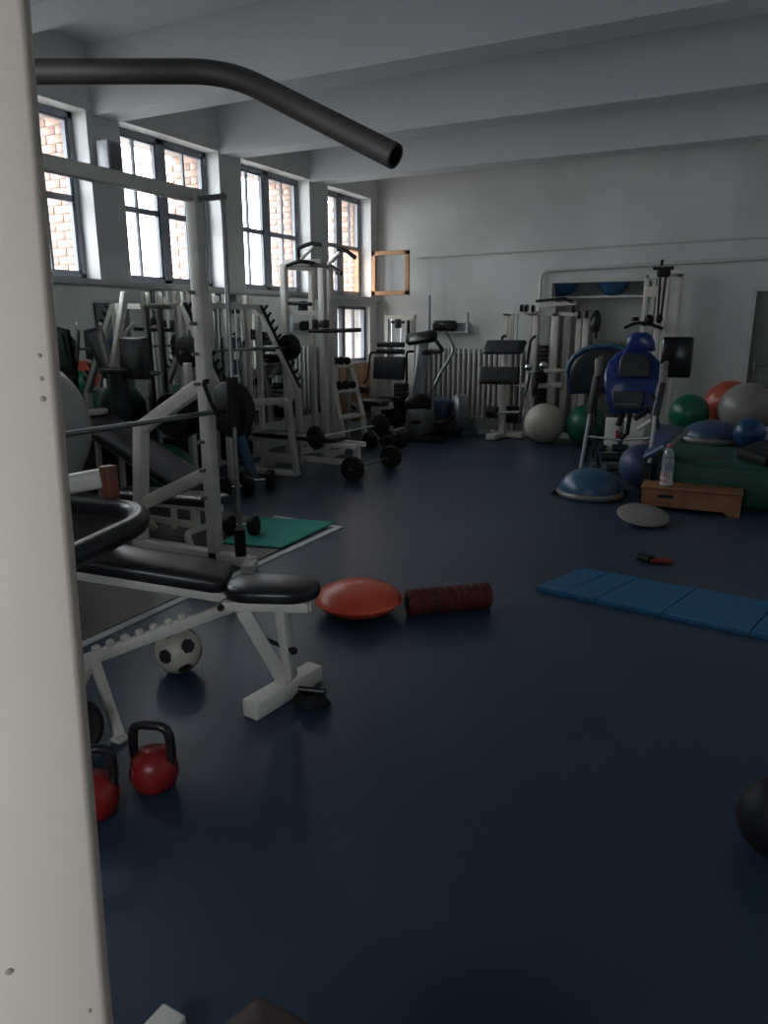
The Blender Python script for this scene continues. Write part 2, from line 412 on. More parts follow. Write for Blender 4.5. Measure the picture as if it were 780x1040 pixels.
struct(MB().span((XR, YF, 0), (XR + 0.2, YB + 0.2, ZC)).build('wall_right', 'plaster'))
# wall behind the photographer, with an added window sized to light the beige upright
FX0, FX1, FZ0, FZ1 = -1.35, -0.3, 1.12, 2.06
wf = MB(); wf.span((XL - 0.2, YF - 0.2, 0), (FX0, YF, ZC)); wf.span((FX1, YF - 0.2, 0), (XR + 0.2, YF, ZC)); wf.span((FX0, YF - 0.2, 0), (FX1, YF, FZ0)); wf.span((FX0, YF - 0.2, FZ1), (FX1, YF, ZC))
struct(wf.build('wall_front', 'plaster'))
f6 = MB(); yy = YF - 0.1
for a, b in ((FX0, FX0 + 0.06), (FX1 - 0.06, FX1), ((FX0 + FX1) / 2 - 0.03, (FX0 + FX1) / 2 + 0.03)): f6.span((a, yy - 0.03, FZ0), (b, yy + 0.03, FZ1))
f6.span((FX0, yy - 0.03, FZ0), (FX1, yy + 0.03, FZ0 + 0.06)); f6.span((FX0, yy - 0.03, FZ1 - 0.06), (FX1, yy + 0.03, FZ1))
w6 = struct(f6.build('window_6', 'sash'))
for a, b in ((FX0 + 0.06, (FX0 + FX1) / 2 - 0.03), ((FX0 + FX1) / 2 + 0.03, FX1 - 0.06)): MB().span((a, yy - 0.003, FZ0 + 0.06), (b, yy + 0.003, FZ1 - 0.06)).build('pane', 'glass', w6)
portal(((FX0 + FX1) / 2, YF - 0.22, (FZ0 + FZ1) / 2), FX1 - FX0, FZ1 - FZ0, (R(90), 0, 0))
# niche trim, grey door
t8 = MB(); t8.span((NX0 - 0.05, YB - 0.03, 0), (NX0, YB, NZ + 0.05)); t8.span((NX1, YB - 0.03, 0), (NX1 + 0.05, YB, NZ + 0.05)); t8.span((NX0, YB - 0.03, NZ), (NX1, YB, NZ + 0.05))
struct(t8.build('trim_8', 'pipe'))
d1 = struct(MB().span((DX0, YB + 0.04, 0.005), (DX1, YB + 0.09, DZ)).build('door_1', 'door'))
fr = MB(); fr.span((DX0 - 0.05, YB - 0.015, 0), (DX0, YB + 0.09, DZ + 0.05)); fr.span((DX1, YB - 0.015, 0), (DX1 + 0.05, YB + 0.09, DZ + 0.05)); fr.span((DX0, YB - 0.015, DZ), (DX1, YB + 0.09, DZ + 0.05))
fr.build('door_frame', 'pipe', d1)
MB().rbox((DX0 + 0.07, YB + 0.02, 1.05), (0.03, 0.02, 0.18), 0.006).tube(fillet([(DX0 + 0.07, YB + 0.03, 1.08), (DX0 + 0.07, YB - 0.03, 1.08), (DX0 + 0.19, YB - 0.03, 1.08)], 0.02), 0.009).build('door_handle', 'steel', d1)
for a, b in ((0.15, 0.95), (1.1, 1.85)):
    MB().rbox(((DX0 + DX1) / 2, YB + 0.04, (a + b) / 2), (DX1 - DX0 - 0.26, 0.012, b - a), 0.005).build('door_panel', 'door', d1)
struct(MB().span((XL, YB - 0.015, 0), (NX0 - 0.05, YB, 0.08)).build('baseboard_back', 'pipe'))
struct(MB().span((XR - 0.015, YF, 0), (XR, YB, 0.08)).build('baseboard_right', 'pipe'))
# heating pipes on the back wall
solo(MB().tube([(-5.0, YB - 0.02, 2.585), (XR, YB - 0.02, 2.67)], 0.014, 8), 'wall_pipe', 'pipe', 'thin white pipe running high along the whole back wall', 'pipe')
hp = MB().tube(fillet([(-3.02, YB - 0.05, 0.15), (-3.02, YB - 0.05, 2.33), (-0.6, YB - 0.05, 2.385), (XR, YB - 0.05, 2.47)], 0.12), 0.024, 10)
hpo = solo(hp, 'heating_pipe', 'pipe', 'white heating pipe bending round the niche corner on back wall', 'pipe')
cl = MB()
for xx, zz in ((-2.6, 2.34), (-1.2, 2.372), (0.3, 2.41)): cl.box((xx, YB - 0.025, zz), (0.03, 0.05, 0.02))
cl.build('clamp', 'pipe', hpo)
# courtyard outside
struct(MB().span((-24, -6, -0.6), (XO, 24, -0.5)).build('ground', 'outground'))

# lifting platform: grey rubber floor edged with white tape
struct(MB().span((XL, 0.6, 0), (-3.0, 4.85, 0.006)).build('floor_platform', 'platform'))
solo(MB().prism([(-3.0, 1.2, 0), (-2.95, 1.2, 0), (-2.9, 4.9, 0), (-3.6, 4.94, 0), (-3.6, 4.89, 0), (-2.955, 4.85, 0)], (0, 0, 0.001), (0, 0, 0.0085)), 'floor_tape', 'tape', 'white tape line edging the grey rubber platform', 'tape')

# ------------------------------------------------------------------ near objects
# lat pulldown machine: big beige upright at the left edge, its foot tube and brown seat
lat = thing('lat_machine', 'big beige steel machine upright filling the left edge beside the camera', 'gym machine', (-0.76, 0.35, 0))
rt_, fw_ = V(0.639, 0.769, 0), V(-0.769, 0.639, 0)
of = rt_ * -0.0625
pt = V(*(-0.574, 0.476, 1.858)) + of; pb = V(*(-0.416, 0.32, 1.042)) + of; dz = (pt - pb) / (pt.z - pb.z)
MB().beam(pb + dz * (0.0 - pb.z), pb + dz * (2.75 - pb.z), 0.125, 0.03, r=0.009, up=fw_, seg=4).build('upright', 'beige', lat)
for q, rad in (((-0.524, 0.408, 1.574), 0.0022), ((-0.52, 0.404, 1.556), 0.0022), ((-0.517, 0.401, 1.54), 0.0028), ((-0.489, 0.292, 1.115), 0.004), ((-0.428, 0.31, 1.069), 0.002)):
    c = V(*q); d0 = (c - (pb + dz * (c.z - pb.z))).dot(fw_); c = c - fw_ * (d0 + 0.0146)
    MB().ell(c, (rad, 0.0008, rad * 1.6), 10, 6, Matrix.Rotation(R(50.3), 3, 'Z')).build('paint_chip', 'chip', lat)
topv = pb + dz * (2.70 - pb.z)
hk = V(*(-0.929, 0.528, 1.867))
MB().beam((topv.x, topv.y, 2.70), (hk.x + 0.0, hk.y + 0.0, 2.70), 0.06, 0.08, r=0.006).build('top_arm', 'beige', lat)
MB().cyl((hk.x, hk.y - 0.012, 2.62), (hk.x, hk.y + 0.012, 2.62), 0.045).build('pulley', 'vinyl', lat)
MB().tube([(hk.x, hk.y, 2.60), (hk.x, hk.y, hk.z + 0.03)], 0.004, 8).build('cable', 'iron', lat)
basep = pb + dz * (0.04 - pb.z)
fe1, fe2, fe3 = V(*(-1.073, 0.963, 0.08)), V(*(-1.002, 0.966, 0.08)), V(*(-1.075, 0.888, 0.08))
fdir = (fe3 - fe1).normalized(); fm_ = (fe1 + fe2) / 2; fm_.z = 0.04
MB().beam(fm_, fm_ + fdir * 0.75, (fe2 - fe1).length, 0.08, r=0.006).beam(fm_ + fdir * 0.6, (basep.x, basep.y, 0.04), 0.08, 0.08).build('base_tube', 'white', lat)
sc_ = V(*(-0.675, 0.821, 0.46))
e1 = (V(*(-0.504, 0.816, 0.46)) - sc_).normalized(); e2 = (V(*(-0.705, 0.708, 0.46)) - sc_).normalized()
cs = [sc_, sc_ + e1 * 0.34, sc_ + e1 * 0.34 + e2 * 0.3, sc_ + e2 * 0.3]
outl = []
for i in range(4):
    p0, p1, p2 = cs[i - 1], cs[i], cs[(i + 1) % 4]
    s = p1 + (p0 - p1).normalized() * 0.012; e = p1 + (p2 - p1).normalized() * 0.012
    outl += [s * (1 - t) ** 2 + p1 * 2 * t * (1 - t) + e * t * t for t in (0, .33, .67, 1)]
outl = [V(p.x, p.y, 0.40) for p in outl]
MB().pad(outl, (0, 0, 1), 0.06).build('seat_pad', 'brown', lat)
sm = (cs[0] + cs[2]) / 2
MB().beam((sm.x, sm.y, 0.0), (sm.x, sm.y, 0.40), 0.06, r=0.005).beam((sm.x, sm.y, 0.03), (basep.x, basep.y, 0.03), 0.06, 0.06).build('seat_post', 'white', lat)

lb = thing('lat_bar', 'dark bent pulldown bar hanging close overhead, running in from behind upright', 'pulldown bar', hk)
bend = fillet([hk - cam_o.matrix_basis.to_3x3() @ V(0.3, 0, 0), (-0.563, 0.717, 1.868), (-0.355, 0.712, 1.762)], 0.045, 8)
MB().tube(bend, 0.0125, 18, cap=False).build('bar', 'darktube', lb)
dv = (bend[-1] - bend[-2]).normalized()
MB().lathe(bend[-1], [(0.0090, -0.03), (0.0092, 0.0), (0.0118, 0.0008), (0.0126, -0.001)], axis=dv, n=18).build('open_end', 'iron', lb)
MB().tube(fillet([hk + V(-0.015, 0, 0), hk + V(-0.012, 0, 0.03), hk + V(0.012, 0, 0.03), hk + V(0.015, 0, 0)], 0.01), 0.004, 8).build('hook', 'steel', lb)

# adjustable sit-up bench
u = V(-0.90, -0.43, 0).normalized(); pr_ = V(0.43, -0.90, 0).normalized()
sb = thing('situp_bench', 'white adjustable bench with glossy black pads and notched rail, above football', 'bench', (-2.0, 2.25, 0))
A = V(*(-1.813, 2.345, 0.5)); J = V(*(-1.956, 2.326, 0.5)) 
seat_tip = V(*(-1.603, 2.48, 0.5))
# seat pad: rounded tip
cen = V(*(-1.825, 2.429, 0.47)); su = (seat_tip - J); su.z = 0; sl = su.length; su.normalize(); sv = V(-su.y, su.x, 0)
def rr_outline(c, a, b, la, lb_, r, n=5):
    pts = []
    for sx, sy, a0 in ((1, 1, 0), (-1, 1, 90), (-1, -1, 180), (1, -1, 270)):
        for i in range(n + 1):
            t = R(a0 + 90 * i / n)
            pts.append(V(*c) + a * (sx * (la / 2 - r) + r * math.cos(t)) + b * (sy * (lb_ / 2 - r) + r * math.sin(t)))
    return pts
MB().pad(rr_outline((0.5 * (J.x + seat_tip.x), 0.5 * (J.y + seat_tip.y), 0.475), su, sv, sl + 0.03, 0.26, 0.125), (0, 0, 1), 0.055, 0.7).build('seat_pad', 'vinyl', sb)
# back pad rises gently to the left
b0 = V(*(-1.983, 2.385, 0.485)); b1 = V(*(-2.629, 2.026, 0.62)); bu = (b1 - b0); bl_ = bu.length; bu.normalize(); bv = V(-bu.y, bu.x, 0).normalized(); bn = bu.cross(bv)
if bn.z < 0: bn = -bn
MB().pad(rr_outline((b0 + b1) / 2, bu, bv, bl_ - 0.03, 0.27, 0.05), bn, 0.065, 0.4).build('back_pad', 'vinyl', sb)
f = MB()
for s in (-1, 1):
    f.beam(b0 + bv * 0.10 * s - bn * 0.022, b1 + bv * 0.10 * s - bn * 0.022, 0.04, 0.04, r=0.004)
    f.beam(V(J.x, J.y, 0.455) + sv * 0.10 * s, V(seat_tip.x, seat_tip.y, 0.455) + sv * 0.10 * s - su * 0.02, 0.04, 0.04, r=0.004)
f.beam(V(seat_tip.x, seat_tip.y, 0.455) - su * 0.03 - sv * 0.1, V(seat_tip.x, seat_tip.y, 0.455) - su * 0.03 + sv * 0.1, 0.04, 0.04)
f.beam(b1 - bv * 0.1 - bn * 0.022, b1 + bv * 0.1 - bn * 0.022, 0.04, 0.04)
f.build('frame', 'white', sb)
MB().cyl(V(J.x, J.y, 0.455) - sv * 0.135, V(J.x, J.y, 0.455) + sv * 0.135, 0.014, n=10).build('pivot_bolt', 'iron', sb)
fa, fb = V(-1.75, 2.17, 0), V(-1.70, 2.60, 0); fm = (fa + fb) / 2
MB().beam(fa + V(0, 0, 0.04), fb + V(0, 0, 0.04), 0.085, 0.08, r=0.008).build('front_foot', 'white', sb)
t1 = V(*(-1.837, 2.263, 0.44)); t2 = V(*(-1.69, 2.339, 0.44))
MB().beam(t1, fm + V(0, 0, 0.08), 0.06, 0.06, r=0.005).build('front_leg', 'white', sb)
MB().beam(t2, fm + V(0, 0, 0.10) + (t2 - t1) * 0.18, 0.045, 0.05, r=0.005).build('brace', 'white', sb)
mid = t2 * 0.5 + (fm + V(0, 0, 0.1)) * 0.5
MB().cyl(mid + V(-0.12, -0.03, 0.03), mid + V(0.05, 0.0, -0.02), 0.009, n=10).ell(mid + V(0.055, 0, -0.02), (0.018, 0.018, 0.018), 12, 8).build('adjusting_pin', 'iron', sb)
r0 = V(*(-1.927, 2.336, 0.42)); r1 = V(*(-2.434, 1.861, 0.22)); ru = (r1 - r0)
rl = MB().beam(r0, r1, 0.035, 0.05, r=0.004)
rlo = rl.build('notched_rail', 'white', sb)
for q in range(7):
    c = r0 + ru * (0.33 + q * 0.085)
    MB().rbox(c + V(0, 0, 0.036), (0.03, 0.035, 0.03), 0.010).build('rail_tooth', 'white', rlo)
rl2 = [V(*(-2.108, 1.804, 0)), V(*(-2.421, 1.783, 0))]
rtop = r0 + ru * 0.86
for p in rl2:
    MB().beam(rtop, p + V(0, 0, 0.012), 0.04, 0.04, r=0.004).rbox(p + V(0, 0, 0.008), (0.055, 0.055, 0.016), 0.005).build('rear_leg', 'white', sb)
MB().beam(r1, b1 + (b0 - b1) * 0.02 - bn * 0.03, 0.035, 0.035).build('support_strut', 'white', sb)

# black padded loop behind the bench
lp = thing('dip_handle_stand', 'stand with shiny black padded loop and reddish wooden block behind bench', 'gym machine', (-2.75, 2.15, 0))
loop = fillet([(-3.093, 2.204, 0.78), (-2.451, 2.323, 0.78), (-2.28, 2.166, 0.78), (-2.087, 1.45, 0.78)], 0.16, 8)
MB().tube(loop, 0.046, 16).build('padded_loop', 'vinyl', lp)
ls = loop[0]; le = loop[-1]
st = MB()
for p in (ls, le): st.beam(p, (p[0], p[1], 0.02), 0.05, r=0.004)
st.beam((ls[0], ls[1], 0.03), (le[0], le[1], 0.03), 0.05, 0.05)
arm_b = V(*(-2.727, 2.397, 0.894))
MB().beam((ls[0], ls[1], 0.82), arm_b, 0.09, 0.09, r=0.02).build('arm', 'white', lp)
MB().beam(arm_b + V(0.03, 0, 0.06), arm_b + V(0.035, 0, -0.16), 0.06, 0.06, r=0.006, up=(0, 1, 0)).build('wooden_block', 'brownwood', lp)
st.build('stand', 'white', lp)

# football under the bench
fc = V(*(-2.314, 2.367, 0.11))
fb_o = thing('football', 'worn white football with black patches under the bench', 'ball', (fc.x, fc.y, 0))
bm = bmesh.new(); bmesh.ops.create_icosphere(bm, subdivisions=5, radius=0.11)
bm.verts.ensure_lookup_table()
g = (1 + 5 ** 0.5) / 2
ico = [V(*p).normalized() for p in ((0, 1, g), (0, -1, g), (0, 1, -g), (0, -1, -g), (1, g, 0), (-1, g, 0), (1, -g, 0), (-1, -g, 0), (g, 0, 1), (-g, 0, 1), (g, 0, -1), (-g, 0, -1))]
cr_, cu_, ct_ = V(0.715, 0.699, 0), V(-0.287, 0.293, 0.912), V(0.638, -0.652, 0.41)   # right, up and towards-viewer directions at the ball
def frame3(p, q):
    e = p.normalized(); f = (q - e * q.dot(e)).normalized(); return Matrix((e, f, e.cross(f))).transposed()
i0 = ico[0]; nb_ = [p for p in ico[1:] if p.dot(i0) > 0.4]; i1 = nb_[0]
rotm = frame3(cr_ * -0.57 + cu_ * -0.23 + ct_ * 0.79, cr_ * 0.48 + cu_ * 0.14 + ct_ * 0.87) @ frame3(i0, i1).inverted(); ico = [rotm @ p for p in ico]
white, patches = MB(), [MB() for _ in ico]
for f_ in bm.faces:
    c = f_.calc_center_median().normalized(); ds = [c.dot(p) for p in ico]; best = max(ds)
    tgt = patches[ds.index(best)] if best > math.cos(R(17.5)) else white
    tgt.add([v.co + V(fc.x, fc.y, 0.11) for v in f_.verts], [(0, 1, 2)], True)
bm.free()
white.build('white_leather', 'ballwhite', fb_o); [p.build('black_patch', 'ballblack', fb_o) for p in patches]

# kettlebells
kb = thing('kettlebell', 'whole red kettlebell with black handle standing right of its partner', 'kettlebell', (0, 0, 0), 'kettlebells by the bench')
MB().lathe((0, 0, 0), [(0, 0), (0.055, 0.0), (0.072, 0.01), (0.089, 0.045), (0.092, 0.08), (0.082, 0.12), (0.060, 0.148), (0.0, 0.160)]).build('body', 'red', kb)
hd = fillet([(-0.066, 0, 0.095), (-0.078, 0, 0.16), (-0.070, 0, 0.262), (0.070, 0, 0.262), (0.078, 0, 0.16), (0.066, 0, 0.095)], 0.055, 6)
MB().tube(hd, [0.021] + [0.018] * (len(hd) - 2) + [0.021], 14).build('handle', 'vinyl', kb)
MB().tube(arc((-0.055, -0.0665, 0.095), (0.75, -0.66, 0.0), (0, 0, 1), 0.016, 0, 2 * PI * 0.96, 16), 0.0022, 6).build('ring_mark', 'labelred', kb)
kc = V(*(-1.768, 1.647, 0.09)); kb.location = (kc.x, kc.y, 0); kb.rotation_euler = (0, 0, R(18)); kb.scale = (0.93,) * 3
kc2 = V(*(-1.838, 1.44, 0.09))
k2 = dup(kb, (kc2.x, kc2.y, 0), R(40), 'red kettlebell half hidden by the beige machine upright')
kc3 = V(*(-2.188, 1.658, 0.1))
k3 = thing('weight_plate', 'black rubber plate leaning at the bench leg beside the red kettlebells', 'weight plate', (kc3.x, kc3.y, 0))
ax = V(0.75, -0.65, 0.25).normalized()
MB().lathe((kc3.x, kc3.y, 0.112), [(0.018, -0.02), (0.10, -0.02), (0.112, -0.012), (0.112, 0.012), (0.10, 0.02), (0.085, 0.014), (0.045, 0.014), (0.035, 0.02), (0.018, 0.02), (0.018, -0.02)], axis=ax).build('disc', 'rubber', k3)

# coil of black cord behind the bench foot
cc = V(*(-1.585, 2.384, 0.02)); pts = []
for i in range(75):
    a = i * 0.42; r_ = 0.075 - 0.0004 * i + 0.008 * math.sin(i * 1.7)
    pts.append((cc.x + r_ * math.cos(a), cc.y + r_ * math.sin(a) * 0.8, 0.013 + 0.0006 * i))
co = thing('rubber_tube_coil', 'coiled black exercise tube lying behind the white bench foot', 'exercise tube', (cc.x, cc.y, 0))
MB().tube(pts, 0.009, 8).build('tube', 'rubber', co)
MB().cyl((cc.x - 0.05, cc.y - 0.02, 0.075), (cc.x + 0.06, cc.y + 0.02, 0.07), 0.014).build('handle', 'vinyl', co)

# orange balance cushion, foam roller
oc = V(*(-1.92, 3.401, 0.08))
cu = thing('balance_cushion', 'orange inflated balance cushion on the blue floor', 'balance cushion', (oc.x, oc.y, 0))
MB().lathe((oc.x, oc.y, 0.085), [(0.0, -0.084), (0.09, -0.080), (0.16, -0.066), (0.215, -0.040), (0.243, -0.012), (0.250, 0.0), (0.243, 0.012), (0.215, 0.040), (0.16, 0.066), (0.09, 0.080), (0.0, 0.084)], n=48).build('cushion', 'orange', cu)
MB().tube([(oc.x + 0.251 * math.cos(R(6 * i)), oc.y + 0.251 * math.sin(R(6 * i)), 0.085) for i in range(60)], 0.004, 6, closed=True).build('seam', 'orange', cu)
ra = V(*(-1.649, 3.486, 0.075)); rb = V(*(-1.286, 3.813, 0.075))
ro = thing('foam_roller', 'dark maroon foam roller lying right of the orange cushion', 'foam roller', ((ra.x + rb.x) / 2, (ra.y + rb.y) / 2, 0))
rd = (rb - ra).normalized()
RL = (rb - ra).length
prof = [(0.045, 0.0), (0.070, 0.0), (0.074, 0.006)]
for i in range(9):
    h0 = 0.012 + i * (RL - 0.024) / 9; h1 = 0.012 + (i + 1) * (RL - 0.024) / 9
    prof += [(0.074, h0), (0.075, h0 + 0.008), (0.075, h1 - 0.008), (0.0715, h1 - 0.002)]
prof += [(0.074, RL - 0.006), (0.070, RL), (0.045, RL), (0.045, 0.0)]
MB().lathe(ra, prof, axis=rd, n=32).build('foam_sleeve', 'maroon', ro)
MB().lathe(ra, [(0.038, -0.002), (0.046, -0.002), (0.046, RL + 0.002), (0.038, RL + 0.002), (0.038, -0.002)], axis=rd, n=24).build('core_tube', 'iron', ro)

# green mat on the platform
gq = [(-3.47, 4.08, 0), (-3.0, 4.17, 0), (-3.02, 4.97, 0), (-3.68, 4.81, 0)]
solo(MB().prism(gq, (0, 0, 0.0088), (0, 0, 0.018)), 'exercise_mat', 'greenmat', 'green exercise mat lying flat over the white tape corner', 'mat')

# blue folding mat: panels
bmt = thing('folding_mat', 'long blue folding gym mat lying across the floor', 'mat', (-0.5, 4.4, 0))
La, Lb = V(-1.11, 4.20, 0), V(0.62, 3.985, 0); Ua, Ub = V(-0.94, 4.685, 0), V(0.72, 4.53, 0)
ts = [0.0, 0.105, 0.215, 0.43, 0.69, 0.97]
for i in range(len(ts) - 1):
    g0, g1 = ts[i] + 0.0015, ts[i + 1] - 0.0015
    q = [La.lerp(Lb, g0), La.lerp(Lb, g1), Ua.lerp(Ub, g1), Ua.lerp(Ub, g0)]
    c = sum(q, V(0, 0, 0)) / 4; top = [c + (p - c) * 0.992 + V(0, 0, 0.030) for p in q]
    m_ = MB(); vs = [p + V(0, 0, 0.001) for p in q] + [p + V(0, 0, 0.024) for p in q] + top
    m_.add(vs, [(3, 2, 1, 0)] + [(a + l, (a + 1) % 4 + l, (a + 1) % 4 + l + 4, a + l + 4) for l in (0, 4) for a in range(4)] + [(8, 9, 10, 11)])
    m_.build('mat_panel', 'bluemat', bmt)

# hand gripper
hg = V(-0.56, 5.14, 0)
gr = thing('hand_gripper', 'small black and red hand gripper lying before the grey disc', 'hand gripper', hg)
MB().tube([hg + V(-0.07, 0.03, 0.022), hg + V(0.01, -0.02, 0.022)], [0.02, 0.022], 12).tube([hg + V(-0.085, -0.01, 0.022), hg + V(-0.005, -0.06, 0.022)], [0.02, 0.022], 12).build('grip', 'rubber', gr)
MB().tube([hg + V(0.01, -0.02, 0.018), hg + V(0.10, 0.02, 0.016), hg + V(0.13, 0.0, 0.016), hg + V(0.09, -0.03, 0.016), hg + V(-0.005, -0.06, 0.018)], 0.013, 10).build('spring', 'red', gr)

# grey balance disc, blue dome trainers
dc = V(*(-0.769, 6.151, 0.07))
bd = thing('balance_board', 'round grey balance board tilted on its dome before the wooden step', 'balance board', (dc.x, dc.y, 0))
dax = V(0.10, -0.20, 0.97).normalized()
MB().lathe(dc, [(0, -0.012), (0.17, -0.012), (0.20, -0.006), (0.206, 0.002), (0.198, 0.010), (0.0, 0.012)], axis=dax, n=40).build('deck', 'greyball', bd)
MB().lathe(dc, [(0, -0.066), (0.04, -0.060), (0.075, -0.040), (0.09, -0.012), (0, -0.012)], axis=dax, n=24).build('half_sphere', 'rubber', bd)
def dome(name, c, r, h, m, label, side=True):
    t = thing(name, label, 'dome trainer', c, 'half ball dome trainers')
    c = V(*c)
    MB().lathe(c, [(0, 0.0), (r * 0.9, 0.0), (r + 0.01, 0.01), (r + 0.02, 0.035), (r + 0.01, 0.055), (r * 0.97, 0.06), (0, 0.06)], n=48).build('base', 'greyball', t)
    MB().ell(c + V(0, 0, 0.055), (r * 0.97, r * 0.97, h), 48, 12, lo=0.0).build('dome', m, t)
    for s in (-1, 1):
        e = V(math.cos(YAWR), math.sin(YAWR), 0) * s
        MB().tube(fillet([c + e * (r + 0.0) + V(0, 0.05, 0.03), c + e * (r + 0.065) + V(0, 0.05, 0.03), c + e * (r + 0.065) + V(0, -0.05, 0.03), c + e * (r + 0.0) + V(0, -0.05, 0.03)], 0.03), 0.012, 8).build('handle', 'rubber', t)
    return t
YAWR = R(27.3)
b1c = V(*(-1.374, 6.973, 0.03))
dome('dome_trainer', (b1c.x, b1c.y, 0), 0.295, 0.215, 'bluedome', 'blue rubber dome trainer on the floor before the inversion table')

# wooden step with bottle
wsx0, wsy = V(-0.86, 6.66, 0), V(-0.06, 6.70, 0)
ws = thing('wooden_step', 'low brown wooden step box carrying a water bottle', 'step', (-0.46, 6.8, 0))
wd = (wsy - wsx0).normalized(); wn = V(-wd.y, wd.x, 0); WL = (wsy - wsx0).length
fo = [(0, 0.0), (0.0, 0.19), (WL, 0.19), (WL, 0.0), (WL - 0.09, 0.0), (WL - 0.13, 0.035), (0.13, 0.035), (0.09, 0.0)]
pl3 = lambda off: [wsx0 + wd * a + V(0, 0, z) + wn * off for a, z in fo]
MB().prism(pl3(0), (0, 0, 0), wn * 0.02).build('front_panel', 'boxwood', ws)
MB().prism(pl3(0.24), (0, 0, 0), wn * 0.02).build('back_panel', 'boxwood', ws)
for a in (0.01, WL - 0.01):
    MB().beam(wsx0 + wd * a + wn * 0.02 + V(0, 0, 0.095), wsx0 + wd * a + wn * 0.24 + V(0, 0, 0.095), 0.02, 0.19).build('side_panel', 'boxwood', ws)
MB().beam(wsx0 + wn * 0.13 + V(0, 0, 0.20) - wd * 0.01, wsx0 + wn * 0.13 + V(0, 0, 0.20) + wd * (WL + 0.01), 0.29, 0.02, r=0.006).build('top_board', 'boxwood', ws)
MB().rbox(wsx0 + wd * 0.2 + V(0, 0, 0.13) - wn * 0.001, (0.13, 0.006, 0.03), 0.0025, Matrix.Rotation(math.atan2(wd.y, wd.x), 3, 'Z')).build('grip_slot', 'iron', ws)
bc = wsx0 + wd * 0.19 + wn * 0.07; bc.z = 0.21
wbt = thing('water_bottle', 'clear plastic water bottle with white and red label on wooden step', 'bottle', bc)
MB().lathe(bc, [(0, 0.002), (0.045, 0.0), (0.052, 0.012), (0.052, 0.15), (0.048, 0.165), (0.053, 0.18), (0.053, 0.23), (0.047, 0.245), (0.05, 0.26), (0.045, 0.29), (0.022, 0.335), (0.018, 0.345), (0.018, 0.36)], n=24).build('bottle_body', 'clear', wbt)
lbo = MB().lathe(bc, [(0.0535, 0.015), (0.0535, 0.125)], n=24).build('label', 'label', wbt)
for dz_, hh in ((0.035, 0.03), (0.085, 0.04)):
    lm = MB()
    for q in range(4):
        a = R(-150 + q * 22)
        lm.box(bc + V(0.0542 * math.cos(a), 0.0542 * math.sin(a), dz_ + hh / 2), (0.0015, 0.012, hh), Matrix.Rotation(a, 3, 'Z'))
    lm.build('label_print', 'labelred', lbo)
MB().cyl(bc + V(0, 0, 0.345), bc + V(0, 0, 0.372), 0.02).build('cap', 'labelred', wbt)

# medicine ball at the right edge
mb = V(*(0.198, 2.276, 0.125))
solo(MB().ell((mb.x, mb.y, 0.125), (0.125, 0.125, 0.125), 36, 20), 'medicine_ball', 'rubber', 'black medicine ball cut off by the right edge', 'ball')
# ------------------------------------------------------------------ smith machine on the platform
XS = -3.25
sm_ = thing('smith_machine', 'tall white smith machine frame with pegged upright and vertical chrome rod', 'gym machine', (XS, 3.0, 0))
for y in (3.75, 1.9):
    MB().beam((XS, y, 0.0), (XS, y, 2.40), 0.08, 0.08, r=0.006, up=(0, 1, 0)).build('upright', 'white', sm_)
    MB().beam((XS - 0.75, y, 0.04), (XS + 0.33, y, 0.04), 0.08, 0.07, r=0.006).beam((XS + 0.31, y, 0.04), (XS + 0.36, y - 0.12, 0.03), 0.08, 0.05).build('foot', 'white', sm_)
    MB().tube([(XS + 0.22, y, 0.05), (XS + 0.22, y, 2.36)], 0.016, 12).build('guide_rod', 'steel', sm_)
    MB().beam((XS, y, 2.34), (XS + 0.24, y, 2.34), 0.03, 0.03).build('rod_bracket', 'grey', sm_)
    for z0, z1 in ((0.07, 0.26), (0.95, 1.27)):
        MB().cyl((XS + 0.22, y, z0), (XS + 0.22, y, z1), 0.038).build('rubber_stop', 'rubber', sm_)
    MB().beam((XS - 0.05, y, 1.20), (XS - 0.62, y, 0.88), 0.075, 0.09, r=0.005).build('upper_brace', 'white', sm_)
    MB().beam((XS - 0.60, y, 0.93), (XS - 0.70, y, 0.07), 0.075, 0.09, r=0.005).build('rear_post', 'white', sm_)
    MB().beam((XS - 0.03, y, 0.62), (XS - 0.68, y, 0.32), 0.07, 0.09, r=0.005).build('lower_brace', 'white', sm_)
    for q in range(8):
        z = 0.46 + q * 0.19
        MB().cyl((XS - 0.015, y - 0.03, z), (XS - 0.015, y - 0.085, z), 0.013, n=10).build('peg', 'grey', sm_)
MB().beam((XS, 1.86, 2.36), (XS, 3.79, 2.36), 0.07, 0.075, r=0.006).build('top_beam', 'white', sm_)
MB().tube(fillet([(XS + 0.045, 3.72, 1.24), (XS + 0.06, 3.66, 1.24), (XS + 0.12, 3.66, 1.10), (XS + 0.14, 3.7, 1.02)], 0.02), 0.014, 10).build('catch_hook', 'iron', sm_)

